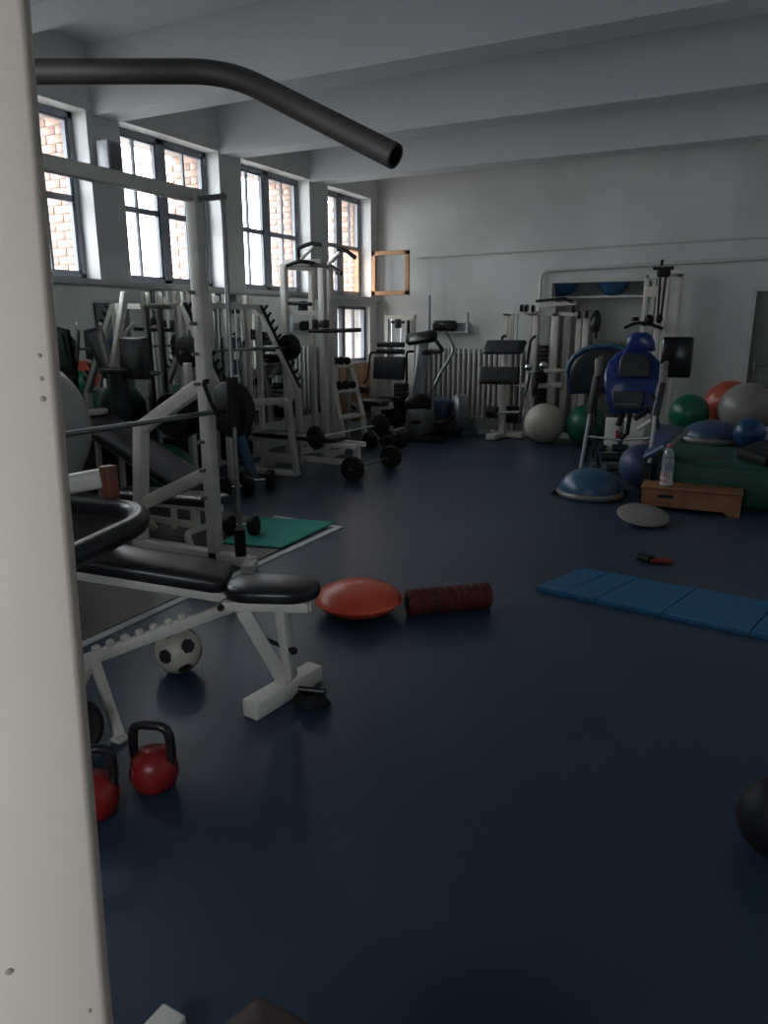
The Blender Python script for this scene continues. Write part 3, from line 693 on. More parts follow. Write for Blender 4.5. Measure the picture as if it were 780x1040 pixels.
def plate(mbd, c, axis, r, t):
    h = t / 2
    return mbd.lathe(c, [(0.022, -h), (r * 0.94, -h), (r, -h * 0.6), (r, h * 0.6), (r * 0.94, h), (r * 0.82, h * 0.55), (r * 0.36, h * 0.55), (r * 0.26, h), (0.022, h), (0.022, -h)], axis=axis, n=36)
def barbell(name, a, b, loads, label, br=0.014, m='steel', group=None):
    a, b = V(*a), V(*b); d = (b - a).normalized()
    t = thing(name, label, 'barbell', (a + b) / 2, group)
    MB().tube([a, b], br, 14).build('bar', m, t)
    for dist, r, th in loads:
        po = plate(MB(), a + d * dist, d, r, th).build('plate', 'iron', t)
        MB().lathe(a + d * (dist + th * 0.5 + 0.012), [(br, -0.012), (br + 0.014, -0.012), (br + 0.014, 0.012), (br, 0.012)], axis=d, n=16).build('collar', 'chrome', po)
    return t
barbell('barbell', (XS - 0.02, 1.7, 1.035), (XS + 0.06, 4.16, 1.035), ((0.12, 0.19, 0.05), (2.24, 0.19, 0.055)), 'barbell across the smith machine with one big black plate', br=0.016)

# grey ball held on a white stand with a reddish wooden block, left of the smith machine
gb = V(*(-4.078, 2.942, 0.968))
bs = thing('ball_stand', 'white pedestal stand holding up the large grey ball', 'stand', (gb.x, gb.y, 0))
MB().cyl((gb.x, gb.y, 0.006), (gb.x, gb.y, gb.z - 0.47), 0.05).build('post', 'white', bs)
MB().lathe((gb.x, gb.y, 0), [(0, 0.006), (0.25, 0.006), (0.25, 0.03), (0, 0.03)]).build('foot_plate', 'white', bs)
MB().lathe((gb.x, gb.y, gb.z - 0.49), [(0.05, 0), (0.20, 0.01), (0.24, 0.07), (0.22, 0.07), (0.05, 0.02)]).build('cup', 'white', bs)
solo(MB().ell(gb, (0.438, 0.438, 0.46), 40, 24), 'exercise_ball', 'patchgrey', 'large grey exercise ball half hidden by the beige upright', 'ball')

# black column with flat round top
pc = V(-5.10, 4.74, 0)
ps = thing('padded_column', 'black padded column with round top, slanted white tube and back pad', 'gym machine', (pc.x, pc.y, 0))
MB().lathe((pc.x, pc.y, 0), [(0, 0.006), (0.085, 0.006), (0.085, 1.17), (0, 1.17)], n=28).build('column', 'slate', ps)
MB().lathe((pc.x, pc.y, 1.17), [(0, 0), (0.13, 0.0), (0.16, 0.02), (0.16, 0.045), (0.13, 0.06), (0, 0.06)], n=32).build('round_top', 'slate', ps)
MB().tube([(pc.x, pc.y, 1.2), (pc.x + 0.1, pc.y + 0.42, 1.15)], 0.02, 10).build('lever', 'grey', ps)

MB().beam((-5.1, 4.907, 1.866), (-5.11, 4.70, 1.20), 0.055, 0.055, r=0.004).build('slanted_tube', 'white', ps)
MB().rbox((-4.9, 4.763, 1.306), (0.30, 0.07, 0.36), 0.02).build('back_pad', 'vinyl', ps)
MB().beam((-4.9, 4.755, 1.239), (pc.x, pc.y, 1.19), 0.04, 0.04).build('pad_arm', 'grey', ps)

# long dark incline board
ib = thing('incline_board', 'long dark padded incline board sloping down behind the smith machine', 'bench', (-4.0, 4.7, 0))
q = [V(*(-5.267, 4.45, 0.737)), V(*(-5.387, 4.75, 0.891)), V(*(-4.039, 4.75, 0.272)), V(*(-3.972, 4.45, 0.148))]
ie = [V(-5.05, 4.14, 0.80), V(-5.05, 4.50, 0.80), V(-3.83, 4.50, 0.28), V(-3.83, 4.14, 0.28)]
nrm = (ie[1] - ie[0]).cross(ie[2] - ie[1]).normalized()
if nrm.z < 0: nrm = -nrm
cI = sum(ie, V(0, 0, 0)) / 4; aI = (ie[2] - ie[1]).normalized(); bI = (ie[1] - ie[0]).normalized()
MB().pad(rr_outline(cI, aI, bI, (ie[2] - ie[1]).length, 0.38, 0.05), nrm, 0.09).build('board_pad', 'slate', ib)
fr_ = MB()
for s in (-0.12, 0.12):
    a_ = cI + bI * s - aI * 0.55 - nrm * 0.02; b_ = cI + bI * s + aI * 0.55 - nrm * 0.02
    fr_.beam(a_, b_, 0.035, 0.035)
    fr_.beam(a_ + aI * 0.15, (a_.x + 0.12, a_.y, 0.02), 0.035, 0.035); fr_.beam(b_ - aI * 0.1, (b_.x - 0.1, b_.y, 0.02), 0.035, 0.035)
fr_.beam((-4.9, cI.y, 0.03), (-3.95, cI.y, 0.03), 0.05, 0.045)
fr_.build('frame', 'white', ib)
MB().rbox(cI - aI * 0.62 + nrm * 0.105, (0.07, 0.26, 0.05), 0.012).build('end_cap', 'white', ib)

# flat black bench whose curved white foot shows under the smith machine
fbn = thing('flat_bench', 'low flat black bench with curved white foot behind the smith upright', 'bench', (-3.75, 4.15, 0))
MB().pad(rr_outline((-3.85, 3.95, 0.33), V(1, 0.15, 0).normalized(), V(-0.15, 1, 0).normalized(), 0.95, 0.26, 0.05), (0, 0, 1), 0.06).build('bench_pad', 'vinyl', fbn)
MB().beam((-4.3, 3.88, 0.30), (-3.4, 4.02, 0.30), 0.05, 0.05).build('rail', 'white', fbn)
for x, y in ((-4.2, 3.92), (-3.62, 3.98)):
    MB().tube(fillet([(x + 0.06, y - 0.13, 0.026), (x, y - 0.11, 0.12), (x, y + 0.15, 0.12), (x + 0.06, y + 0.17, 0.026)], 0.07), 0.026, 10).beam((x, y, 0.12), (x, y, 0.30), 0.05, 0.05).build('foot', 'white', fbn)

# plates on a storage peg and green ball behind
pp = V(-4.75, 5.25, 0)
pr3 = thing('plate_stand', 'white plate stand with stacked black plates behind the smith machine', 'plate stand', pp)
MB().beam((pp.x, pp.y, 0.006), (pp.x, pp.y, 1.25), 0.06, r=0.005).beam((pp.x - 0.08, pp.y, 0.035), (pp.x + 0.25, pp.y, 0.035), 0.06, 0.05).beam((pp.x, pp.y - 0.10, 0.035), (pp.x, pp.y + 0.1, 0.035), 0.06, 0.05).build('stand_frame', 'white', pr3)
MB().cyl((pp.x, pp.y, 0.80), (pp.x + 0.02, pp.y - 0.32, 0.83), 0.02).build('peg', 'steel', pr3)
for i, (rr, wh) in enumerate(((0.215, 'innermost'), (0.225, 'second innermost'), (0.215, 'second outermost'), (0.20, 'outermost'))):
    o = plate(MB(), (pp.x + 0.01, pp.y - 0.085 - i * 0.055, 0.80), V(0.06, -1, 0.09), rr, 0.048)
    p_ = solo(o, 'weight_plate', 'iron', 'x', 'weight plate', 'plates stacked on the storage peg'); p_['label'] = wh + ' black iron plate stacked on the storage peg before the mirror'
solo(MB().ell((-4.80, 4.93, 0.27), (0.265, 0.265, 0.265), 36, 20), 'exercise_ball', 'greenball', 'green exercise ball under the stacked plates behind smith machine', 'ball')
solo(MB().ell((-5.22, 5.74, 0.725), (0.25, 0.25, 0.25), 32, 18), 'exercise_ball', 'greenball', 'green ball on a low box before the mirror left', 'ball')
solo(MB().rbox((-5.22, 5.74, 0.24), (0.4, 0.4, 0.468), 0.02), 'low_box', 'slate', 'dark low box carrying a green ball before the mirror', 'box')

# white cable rack before the mirror with crossbar and slanted tube
cr = thing('cable_rack', 'white cable rack of tall posts standing before the mirrors', 'gym machine', (-5.4, 6.2, 0))
for (x, y) in ((-5.47, 5.95), (-5.47, 6.15), (-5.47, 6.45), (-5.47, 7.1)):
    MB().beam((x, y, 0.0), (x, y, 1.92), 0.055, 0.055, r=0.004, up=(0, 1, 0)).build('post', 'white', cr)
MB().beam((-5.47, 5.9, 1.78), (-5.47, 7.15, 1.78), 0.06, 0.06, r=0.004).build('crossbar', 'white', cr)
MB().beam((-5.47, 5.9, 0.04), (-5.47, 7.15, 0.04), 0.06, 0.06, r=0.004).build('base_bar', 'white', cr)
for y in (6.55, 6.65, 6.75, 6.85, 6.95):
    MB().tube([(-5.44, y, 0.06), (-5.44, y, 1.76)], 0.010, 8).build('guide_rod', 'chrome', cr)
for i in range(9):
    MB().rbox((-5.44, 6.75, 0.10 + i * 0.055), (0.14, 0.46, 0.05), 0.006, seg=1).build('weight_block', 'iron', cr)

# bike console seen in front of mirror, far left
bk = thing('exercise_bike', 'exercise bike with pale handles and slanted console before the mirror', 'exercise bike', (-5.25, 4.55, 0))
bp_ = V(-5.42, 4.98, 0.14)
MB().beam((bp_.x, bp_.y, 0.05), (bp_.x, bp_.y, 1.10), 0.09, 0.07, r=0.02, up=(0, 1, 0)).build('mast', 'silver', bk)
MB().beam(bp_ + V(0.02, -0.02, 0.98), bp_ + V(-0.06, -0.14, 1.42), 0.22, 0.04, r=0.01, up=(0, -1, 0)).build('console', 'grey', bk)
MB().beam(bp_ + V(0.04, -0.04, 1.02), bp_ + V(-0.03, -0.16, 1.38), 0.15, 0.015, r=0.004, up=(0, -1, 0)).build('screen', 'silver', bk)
for s in (-1, 1):
    MB().tube(fillet([bp_ + V(0.05, 0.0, 0.95), bp_ + V(0.08, 0.12 * s, 1.05), bp_ + V(0.04, 0.15 * s, 1.38), bp_ + V(0.12, 0.2 * s, 1.46)], 0.06), 0.018, 10).build('handlebar', 'white', bk)
MB().rbox(bp_ + V(0.0, 0.0, 0.2), (0.24, 0.78, 0.6), 0.1, seg=3).build('housing', 'slate', bk)
MB().beam(bp_ + V(-0.2, -0.35, -0.10), bp_ + V(0.2, -0.35, -0.10), 0.06, 0.07).beam(bp_ + V(-0.2, 0.35, -0.10), bp_ + V(0.2, 0.35, -0.10), 0.06, 0.05).build('foot', 'silver', bk)

# ------------------------------------------------------------------ press rack with toothed inclined posts
yA = 6.45
rk = thing('press_rack', 'white press rack with toothed inclined posts behind the smith machine', 'gym machine', (-4.7, 6.2, 0))
def inc(a, b, teeth=True):
    a, b = V(*a), V(*b)
    MB().beam(a, b, 0.06, 0.06, r=0.004).build('inclined_post', 'white', rk)
    if teeth:
        d = (b - a); nn = V(d.z, 0, -d.x).normalized()
        if nn.x < 0: nn = -nn
        st_ = MB().beam(a + nn * 0.036, b + nn * 0.036, 0.05, 0.012)
        sto = st_.build('tooth_strip', 'iron', rk)
        for i in range(11):
            c = a + d * (0.06 + i * 0.085) + nn * 0.05
            MB().beam(c, c + nn * 0.05 + V(0, 0, 0.025), 0.03, 0.018).build('tooth', 'iron', sto)
P1a, P1b = V(*(-5.215, 7, 1.78)), V(*(-4.711, 7, 0.869))
P2a = V(*(-4.856, 5.75, 1.634)); P2b = V(*(-4.456, 5.75, 0.938))
inc(P1a, P1b); 
P2a = V(P1a.x, 5.75, P1a.z); P2b = V(P1b.x, 5.75, P1b.z)
inc(P2a, P2b)
MB().beam(P1a, P2a, 0.055, 0.055).build('top_bar', 'white', rk)
for y in (5.75, 7.0):
    MB().beam((P1b.x, y, 0.0), (P1b.x, y, P1b.z + 0.03), 0.06, 0.06, up=(0, 1, 0)).build('front_post', 'white', rk)
    MB().beam((P1a.x - 0.02, y, 0.0), (P1a.x - 0.02, y, P1a.z), 0.055, 0.055, up=(0, 1, 0)).build('rear_post', 'white', rk)
    MB().beam((P1a.x, y, 0.04), (P1b.x, y, 0.04), 0.055, 0.055).build('base_bar', 'white', rk)
ba = V(*(-4.561, 5.722, 1.2)); bb_ = V(*(-4.96, 7.369, 1.2))
xb = P1a.x + (P1b.x - P1a.x) * 0.54 + 0.04
zb = P1a.z + (P1b.z - P1a.z) * 0.54 + 0.05
barbell('barbell', (xb + 0.03, 5.3, zb), (xb + 0.03, 7.2, zb), ((0.1, 0.15, 0.04), (1.78, 0.15, 0.045)), 'thin barbell resting high on the toothed press rack')

# white A-frame stand in front of press rack
af = thing('white_stand', 'white trapezoid steel stand before the press rack', 'stand', (-4.7, 6.2, 0))
q0, q1 = V(*(-4.356, 6.25, 0.831)), V(*(-4.366, 6.42, 0.002))
MB().beam(q0, (q1.x, q1.y, 0.02), 0.06, 0.06, r=0.004).build('leg', 'white', af)
q2 = V(*(-5.114, 6.25, 0.763)); q3 = V(*(-5.219, 6.25, 0.019)); q3.z = 0.02
MB().beam(q2, (q2.x - 0.03, 6.3, 0.02), 0.055, 0.055, r=0.004).build('leg', 'white', af)
MB().beam(q2, q0, 0.06, 0.07, r=0.004).build('top_bar', 'white', af)
MB().beam((q2.x - 0.03, 6.3, 0.035), (q1.x, q1.y, 0.035), 0.06, 0.06, r=0.004).build('base_bar', 'white', af)
MB().beam(q2 + V(0.05, 0.0, -0.10), q2 + V(0.40, 0.0, -0.03), 0.03, 0.03).build('brace', 'white', af)

# low flat press bench with black pad
lb2 = thing('press_bench', 'low white framed bench with flat black pad before the press rack', 'bench', (-4.4, 6.9, 0))
e_ = V(*(-4.012, 6.75, 0.41)); s_ = V(*(-5.115, 6.75, 0.401)); zt = e_.z
MB().pad(rr_outline(((s_.x + e_.x) / 2, 6.75, zt - 0.05), V(1, 0, 0), V(0, 1, 0), e_.x - s_.x, 0.30, 0.05), (0, 0, 1), 0.055).build('bench_pad', 'vinyl', lb2)
MB().beam((s_.x - 0.05, 6.65, zt - 0.075), (e_.x + 0.25, 6.65, zt - 0.075), 0.045, 0.05, r=0.004).beam((s_.x - 0.05, 6.85, zt - 0.075), (e_.x + 0.25, 6.85, zt - 0.075), 0.045, 0.05, r=0.004).build('frame', 'white', lb2)
for x in (s_.x + 0.08, e_.x + 0.2):
    MB().beam((x, 6.75, 0.0), (x, 6.75, zt - 0.08), 0.06, 0.06, up=(0, 1, 0)).beam((x, 6.55, 0.03), (x, 6.93, 0.03), 0.06, 0.06).build('leg', 'white', lb2)
MB().beam((s_.x, 6.75, 0.14), (e_.x + 0.2, 6.75, 0.14), 0.05, 0.06).build('stretcher', 'white', lb2)
# plates on its uprights and barbells around
lt = V(*(-3.844, 7.35, 0.487)); l0 = V(*(-4.095, 6.35, 0.437))
barbell('barbell', (l0.x - 0.05, l0.y - 0.02, l0.z), (lt.x + 0.03, lt.y + 0.06, lt.z), ((0.09, 0.125, 0.05), ((lt - l0).length + 0.03, 0.125, 0.05)), 'short chrome barbell lying across the end of the flat bench', m='chrome')

# dumbbells on the floor
db = thing('dumbbell', 'x', 'dumbbell', (0, 0, 0), 'black dumbbells on the floor')
MB().tube([(-0.09, 0, 0.105), (0.09, 0, 0.105)], 0.016, 12).build('grip', 'chrome', db)
for s in (-1, 1):
    MB().lathe((0.13 * s, 0, 0.105), [(0.0, -0.05), (0.085, -0.05), (0.105, -0.03), (0.105, 0.03), (0.085, 0.05), (0.045, 0.05), (0.03, 0.04), (0.0, 0.04)], axis=(s, 0, 0), n=28).build('head', 'rubber', db)
fx = [((-4.35, 5.706, 0.105), 35, 0.95, 'black dumbbell on the floor beside the white stand foot'),
      ((-4.368, 5.391, 0.105), 60, 0.9, 'black dumbbell on the floor tucked behind the smith rod')]
for i, (p, a, s, lbq) in enumerate(fx):
    o = db if i == 0 else dup(db, (0, 0, 0))
    o.location = (p[0], p[1], 0); o.rotation_euler = (0, 0, R(a)); o.scale = (s,) * 3; o['label'] = lbq
# loaded bar on floor: two heads seen at (358,478) and (397,465)
g0 = V(*(-3.73, 6.509, 0.13)); g1 = V(*(-3.688, 7.316, 0.13))
barbell('barbell', g0 - (g1 - g0).normalized() * 0.06, g1 + (g1 - g0).normalized() * 0.06, ((0.06, 0.128, 0.09), ((g1 - g0).length + 0.06, 0.128, 0.09)), 'short black loaded barbell on the floor at the bench end')
o = dup(db, (0, 0, 0), R(70), 'black dumbbell behind the loaded barbell on the floor'); o.location = (-4.464, 8.478, 0); o.scale = (1.1,) * 3
o = dup(db, (0, 0, 0), R(80), 'farther black dumbbell behind the loaded barbell near the exercise machines'); o.location = (-4.232, 8.51, 0)
o = dup(db, (0, 0, 0), R(20), 'black dumbbell by the green mat beside the smith foot'); o.location = (-3.486, 4.342, 0.006); o.scale = (0.75,) * 3
# blue roll leaning, white foam tube
ba_ = V(*(-4.797, 6.13, 0.1)); 
solo(MB().cyl((-4.72, 5.93, 0.48), (-4.55, 5.88, 0.065), 0.058), 'foam_tube', 'bluedome', 'blue foam tube leaning behind the smith machine rod', 'foam tube')

# ------------------------------------------------------------------ power tower with pull-up grips
yT = 7.5
tw = thing('power_tower', 'tall white pull-up tower with black angled grips on top', 'gym machine', (-4.9, 7.5, 0))
pa = V(*(-5.134, 7.4, 2.272)); pb2 = V(*(-4.902, 7.4, 2.264)); pc2 = V(*(-4.61, 7.4, 2.254))
for p, m_ in ((pa, 0.075), (V(pc2.x, 7.4, pc2.z), 0.075)):
    MB().beam((p.x, p.y, 0), (p.x, p.y, p.z), m_, m_, r=0.005, up=(0, 1, 0)).build('post', 'white', tw)
for x in (pa.x + 0.12, pc2.x - 0.14):
    MB().beam((x, 7.8, 0), (x, 7.8, pa.z), 0.06, 0.06, r=0.004, up=(0, 1, 0)).build('rear_post', 'white', tw)
MB().beam((pa.x, 7.4, pa.z), (pc2.x, 7.4, pa.z), 0.07, 0.07, r=0.005).beam((pa.x + 0.12, 7.8, pa.z - 0.03), (pa.x, 7.4, pa.z - 0.03), 0.06, 0.06).beam((pc2.x - 0.14, 7.8, pa.z - 0.03), (pc2.x, 7.4, pa.z - 0.03), 0.06, 0.06).build('top_frame', 'white', tw)
MB().beam((pa.x, 7.4, 0.04), (pa.x + 0.1, 7.95, 0.04), 0.07, 0.07).beam((pc2.x, 7.4, 0.04), (pc2.x - 0.1, 7.95, 0.04), 0.07, 0.07).beam((pa.x, 7.8, 0.04), (pc2.x, 7.8, 0.04), 0.07, 0.07).build('base_frame', 'white', tw)
gl = fillet([(-5.025, 7.3, 2.241), (-4.835, 7.3, 2.287), (-4.636, 7.4, 2.245)], 0.05)
MB().tube(gl, 0.022, 10).build('pull_up_bar', 'iron', tw)
MB().tube([(-4.835, 7.3, 2.287), (-4.792, 7.2, 2.352)], 0.018, 8).tube(fillet([(-4.79, 7.2, 2.414), (-4.62, 7.2, 2.458), (-4.493, 7.2, 2.431)], 0.06), 0.022, 10).tube([(-4.792, 7.2, 2.352), (-4.79, 7.2, 2.414)], 0.018, 8).build('left_grip', 'iron', tw)
MB().tube([(-4.788, 7.25, 2.303), (-4.582, 7.2, 2.425)], 0.02, 8).build('left_strut', 'white', tw)
MB().tube([(-4.795, 7.4, 2.25), (-4.432, 7.3, 2.221), (-4.236, 7.2, 2.126)], 0.022, 10).tube([(-4.327, 7.25, 2.183), (-4.328, 7.25, 2.121)], 0.016, 8).build('right_bar', 'iron', tw)
MB().tube([(-4.458, 7.3, 2.242), (-4.244, 7.2, 2.35)], 0.024, 8).build('right_strut', 'white', tw)
MB().tube(fillet([(-4.281, 7.2, 2.382), (-4.182, 7.2, 2.367), (-4.061, 7.2, 2.282)], 0.06), 0.022, 10).build('right_grip', 'iron', tw)
h1a, h1b = V(*(-5.049, 7.35, 1.83)), V(*(-4.736, 7.35, 1.815))
MB().tube([h1a, h1b], 0.022, 10).build('dip_bar', 'iron', tw)
h2a, h2b = V(*(-4.674, 7.2, 1.52)), V(*(-4.399, 7.2, 1.521)); h3a, h3b = V(*(-4.361, 7.2, 1.521)), V(*(-4.008, 7.2, 1.533))
MB().tube([h2a, h2b], 0.024, 10).tube([h3a, h3b], 0.024, 10).beam((pc2.x, 7.4, h2a.z), (pc2.x, 7.18, h2a.z), 0.04, 0.04).tube([h2b, h3a], 0.016, 8).build('dip_handle', 'iron', tw)
MB().rbox(V(*(-4.475, 7.2, 1.596)), (0.10, 0.10, 0.09), 0.015).rbox(V(*(-4.625, 7.25, 1.585)), (0.03, 0.1, 0.12), 0.008).build('arm_pad', 'vinyl', tw)
MB().rbox(((pa.x + pc2.x) / 2 - 0.05, 7.46, 1.78), (0.10, 0.08, 0.15), 0.02).build('back_pad', 'vinyl', tw)
MB().beam((pa.x, 7.43, 1.72), (pc2.x, 7.43, 1.72), 0.05, 0.05).build('crossbar', 'white', tw)

# dumbbell rack of white A frames and two shelves
dr = thing('dumbbell_rack', 'white slanted two shelf dumbbell rack left of the back pad machine', 'rack', (-4.8, 8.3, 0))
fA = [((-5.156, 8.4, 1.129), (-4.81, 8.1, 0.376)), ((-5.129, 8.9, 1.108), (-4.752, 8.6, 0.375))]
for a, b in fA:
    a, b = V(*a), V(*b)
    MB().beam(a, b, 0.06, 0.05, r=0.004).beam(b, (b.x + 0.05, b.y - 0.03, 0.0), 0.06, 0.05).build('side_frame', 'white', dr)
    MB().beam(a, (a.x - 0.1, a.y + 0.1, 0.0), 0.05, 0.05).build('rear_leg', 'white', dr)
(a0, b0_), (a1, b1_) = [(V(*p), V(*q)) for p, q in fA]
shelf_z = []
for t in (0.1, 0.52, 0.95):
    p, q = a0.lerp(b0_, t), a1.lerp(b1_, t)
    MB().beam(p + V(-0.05, 0, 0), q + V(-0.05, 0, 0), 0.20, 0.035, r=0.004).build('shelf', 'white', dr)
    if t > 0.9: continue
    for j in range(3):
        c = p.lerp(q, 0.2 + j * 0.3) + V(-0.05, 0, 0.018)
        o = dup(db, (c.x, c.y, c.z), R(-10), ('left', 'middle', 'right')[j] + ' small black dumbbell on the ' + ('upper' if t < 0.3 else 'lower') + ' shelf of the white rack', 'dumbbells on the white rack'); o.scale = (0.5,) * 3

# machine with wide black back pads, facing the room
pm_ = thing('pad_machine', 'white seated machine with wide black back pads facing the room', 'gym machine', (-4.95, 9.3, 0))
def ypad(name, a, b, m_, par, t=0.06, lean=0, r=0.02, bev=None):
    a = V(*a); b = V(*b)
    return MB().rbox((a + b) / 2, (abs(b.x - a.x), t, abs(a.z - b.z)), r, Matrix.Rotation(R(lean), 3, 'X')).build(name, m_, par)
ypad('head_pad', (-4.909, 9.3, 1.354), (-4.478, 9.3, 1.279), 'slate', pm_)
ypad('upper_pad', (-4.925, 9.3, 1.259), (-4.478, 9.3, 1.186), 'slate', pm_)
ypad('back_pad', (-4.946, 9.28, 1.151), (-4.465, 9.28, 0.838), 'slate', pm_, 0.08, -8)
for a, b in (((-5.047, 9.35, 1.201), (-5.016, 9.2, 0.838)), ((-4.472, 9.35, 1.224), (-4.444, 9.3, 0.81))):
    MB().tube(fillet([V(*a) + V(0.1, 0.02, 0), a, b, V(*b) + V(0.02, -0.15, -0.05)], 0.05), 0.016, 8).build('side_handle', 'iron', pm_)
cp = V(*(-4.766, 9.45, 0.62))
MB().beam((cp.x, 9.42, 0.0), (cp.x, 9.42, 1.35), 0.09, 0.07, r=0.005, up=(0, 1, 0)).build('post', 'white', pm_)
a = V(*(-5.036, 9.2, 0.122)); b = V(*(-4.529, 9.2, 0.155))
MB().beam((a.x, 9.2, 0.05), (b.x, 9.2, 0.05), 0.08, 0.07, r=0.006).beam((cp.x, 9.0, 0.05), (cp.x, 9.9, 0.05), 0.08, 0.07).build('base', 'white', pm_)
MB().pad(rr_outline((cp.x - 0.05, 9.05, 0.50), V(1, 0, 0), V(0, 1, 0), 0.42, 0.36, 0.06), (0, 0, 1), 0.07).build('seat_pad', 'slate', pm_)
MB().beam((cp.x, 9.05, 0.0), (cp.x, 9.05, 0.5), 0.06, 0.06, up=(0, 1, 0)).beam((cp.x - 0.35, 9.1, 0.42), (cp.x + 0.2, 9.1, 0.50), 0.07, 0.09).build('seat_frame', 'white', pm_)
ypad('shroud', (-4.863, 9.3, 0.601), (-4.563, 9.3, 0.196), 'rubber', pm_, 0.16)
for q in range(2):
    MB().cyl((cp.x - 0.42, 8.98 + q * 0.1, 0.72 - q * 0.25), (cp.x - 0.12, 8.98 + q * 0.1, 0.70 - q * 0.25), 0.05).build('leg_roller', 'vinyl', pm_)
MB().tube(fillet([(cp.x - 0.45, 9.2, 0.9), (cp.x - 0.55, 9.15, 0.8), (cp.x - 0.5, 9.05, 0.55), (cp.x - 0.2, 9.0, 0.4)], 0.1), 0.025, 8).build('arm_lever', 'white', pm_)

# weight tower by the back wall behind it
wt = thing('weight_tower', 'narrow white weight tower with black pulley against the back wall', 'gym machine', (-5.2, 10.5, 0))
a, b = V(*(-5.367, 10.5, 1.699)), V(*(-4.909, 10.5, 1.697))
for x in (a.x, b.x):
    MB().beam((x, 10.5, 0), (x, 10.5, a.z), 0.06, 0.06, up=(0, 1, 0)).build('post', 'white', wt)
MB().beam((a.x - 0.03, 10.5, a.z), (b.x + 0.03, 10.5, a.z), 0.07, 0.06).build('top_bar', 'white', wt); MB().beam((a.x, 10.5, 0.04), (b.x, 10.5, 0.04), 0.07, 0.07).build('base_bar', 'white', wt)
m_ = (a.x + b.x) / 2
MB().rbox((m_ - 0.02, 10.46, a.z - 0.10), (0.10, 0.06, 0.14), 0.02).cyl((m_ - 0.12, 10.45, a.z - 0.08), (m_ + 0.1, 10.45, a.z - 0.08), 0.02).build('pulley', 'iron', wt)
for x in (m_ - 0.12, m_ + 0.04): MB().tube([(x, 10.46, 0.06), (x, 10.46, a.z - 0.03)], 0.012, 8).build('guide_rod', 'chrome', wt)
MB().rbox((b.x - 0.06, 10.44, a.z - 0.16), (0.05, 0.03, 0.22), 0.01).build('handle', 'iron', wt)
for i in range(10): MB().rbox((m_, 10.46, 0.10 + i * 0.062), (0.30, 0.12, 0.056), 0.006, seg=1).build('weight_block', 'iron', wt)

# elliptical trainer
el = thing('elliptical_trainer', 'grey elliptical trainer with dark console and curved swing arm', 'elliptical trainer', (-4.2, 9.6, 0))
ye = 9.55
MB().beam((-4.434, 9.55, 0.373), (-4.295, 9.55, 1.409), 0.15, 0.11, r=0.045, up=(0, 1, 0)).build('mast', 'silver', el)
MB().rbox(V(*(-4.317, 9.5, 1.409)), (0.45, 0.12, 0.14), 0.02, Euler((R(-25), R(-8), 0)).to_matrix()).build('console', 'rubber', el)
MB().rbox(V(*(-4.301, 9.43, 1.411)), (0.34, 0.02, 0.10), 0.006, Euler((R(-25), R(-8), 0)).to_matrix()).build('screen', 'screen', el)
MB().ell(V(*(-4.374, 9.55, 0.489)), (0.20, 0.20, 0.15), 24, 14).build('mast_boot', 'rubber', el)
MB().rbox(V(*(-4.339, 9.55, 0.251)), (0.34, 0.46, 0.43), 0.13, seg=4).build('front_housing', 'grey', el)
MB().rbox(V(*(-4.354, 9.9, 0.196)), (0.5, 0.5, 0.36), 0.14, seg=4).build('rear_housing', 'slate', el)
fwc = V(*(-3.918, 10.05, 0.335))
MB().lathe(fwc, [(0, -0.11), (0.22, -0.11), (0.27, -0.07), (0.27, 0.07), (0.22, 0.11), (0, 0.11)], axis=(0.85, 0.5, 0), n=36).build('flywheel_cover', 'grey', el)
MB().rbox(V(*(-4.189, 9.95, 0.374)), (0.26, 0.3, 0.34), 0.05, Matrix.Rotation(R(12), 3, 'Y')).build('side_cover', 'slatedome', el)
arm = fillet([(-4.048, 9.7, 1.502), (-4.002, 9.7, 1.422), (-3.874, 9.65, 1.251), (-4.053, 9.6, 0.94), (-4.169, 9.6, 0.702), (-4.192, 9.6, 0.282)], 0.16, 6)
MB().tube(arm, 0.024, 10).build('swing_arm', 'steel', el)
MB().tube(fillet([(-4.27, 9.5, 1.223), (-4.039, 9.45, 1.215), (-3.967, 9.45, 1.243), (-4.087, 9.45, 1.386)], 0.05), 0.025, 10).rbox(V(*(-4.239, 9.5, 1.21)), (0.12, 0.10, 0.07), 0.02).build('fixed_handle', 'rubber', el)
for dx in (-0.18, 0.16):
    MB().rbox((-4.12 + dx, 9.45, 0.26), (0.14, 0.38, 0.05), 0.02).tube([(-4.12 + dx, 9.6, 0.26), (-4.12 + dx, 10.05, 0.32)], 0.02, 8).build('pedal', 'rubber', el)
a, b = V(*(-4.484, 9.141, 0.04)), V(*(-3.837, 9.274, 0.04))
MB().beam(a, b, 0.09, 0.07, r=0.02).beam((-4.0, 9.2, 0.04), (-4.0, 10.2, 0.06), 0.09, 0.07).build('base_bar', 'rubber', el)

# wall bracket with black radio
br = thing('wall_bracket', 'pale steel bracket with two upright rods on the back wall', 'bracket', (-4.3, 10.7, 1.6))
a, b = V(*(-4.722, 10.72, 1.49)), V(*(-4.086, 10.72, 1.493))
MB().beam(a + V(-0.15, 0, -0.02), b + V(0, 0, -0.02), 0.14, 0.02).build('shelf_plate', 'pipe', br)
for p, q in (((-4.712, 10.66, 1.461), (-4.721, 10.66, 2.018)), ((-4.078, 10.66, 1.465), (-4.087, 10.66, 1.766))):
    MB().tube([p, q], 0.022, 8).build('rod', 'silver', br)
MB().rbox(((a.x + b.x) / 2, 10.77, a.z + 0.04), (0.62, 0.05, 0.16), 0.005).build('back_plate', 'silver', br)
rdp = V(*(-4.458, 10.6, 1.587))
rad_ = thing('radio', 'small black radio sitting on the wall bracket', 'radio', (rdp.x, 10.68, a.z - 0.01))
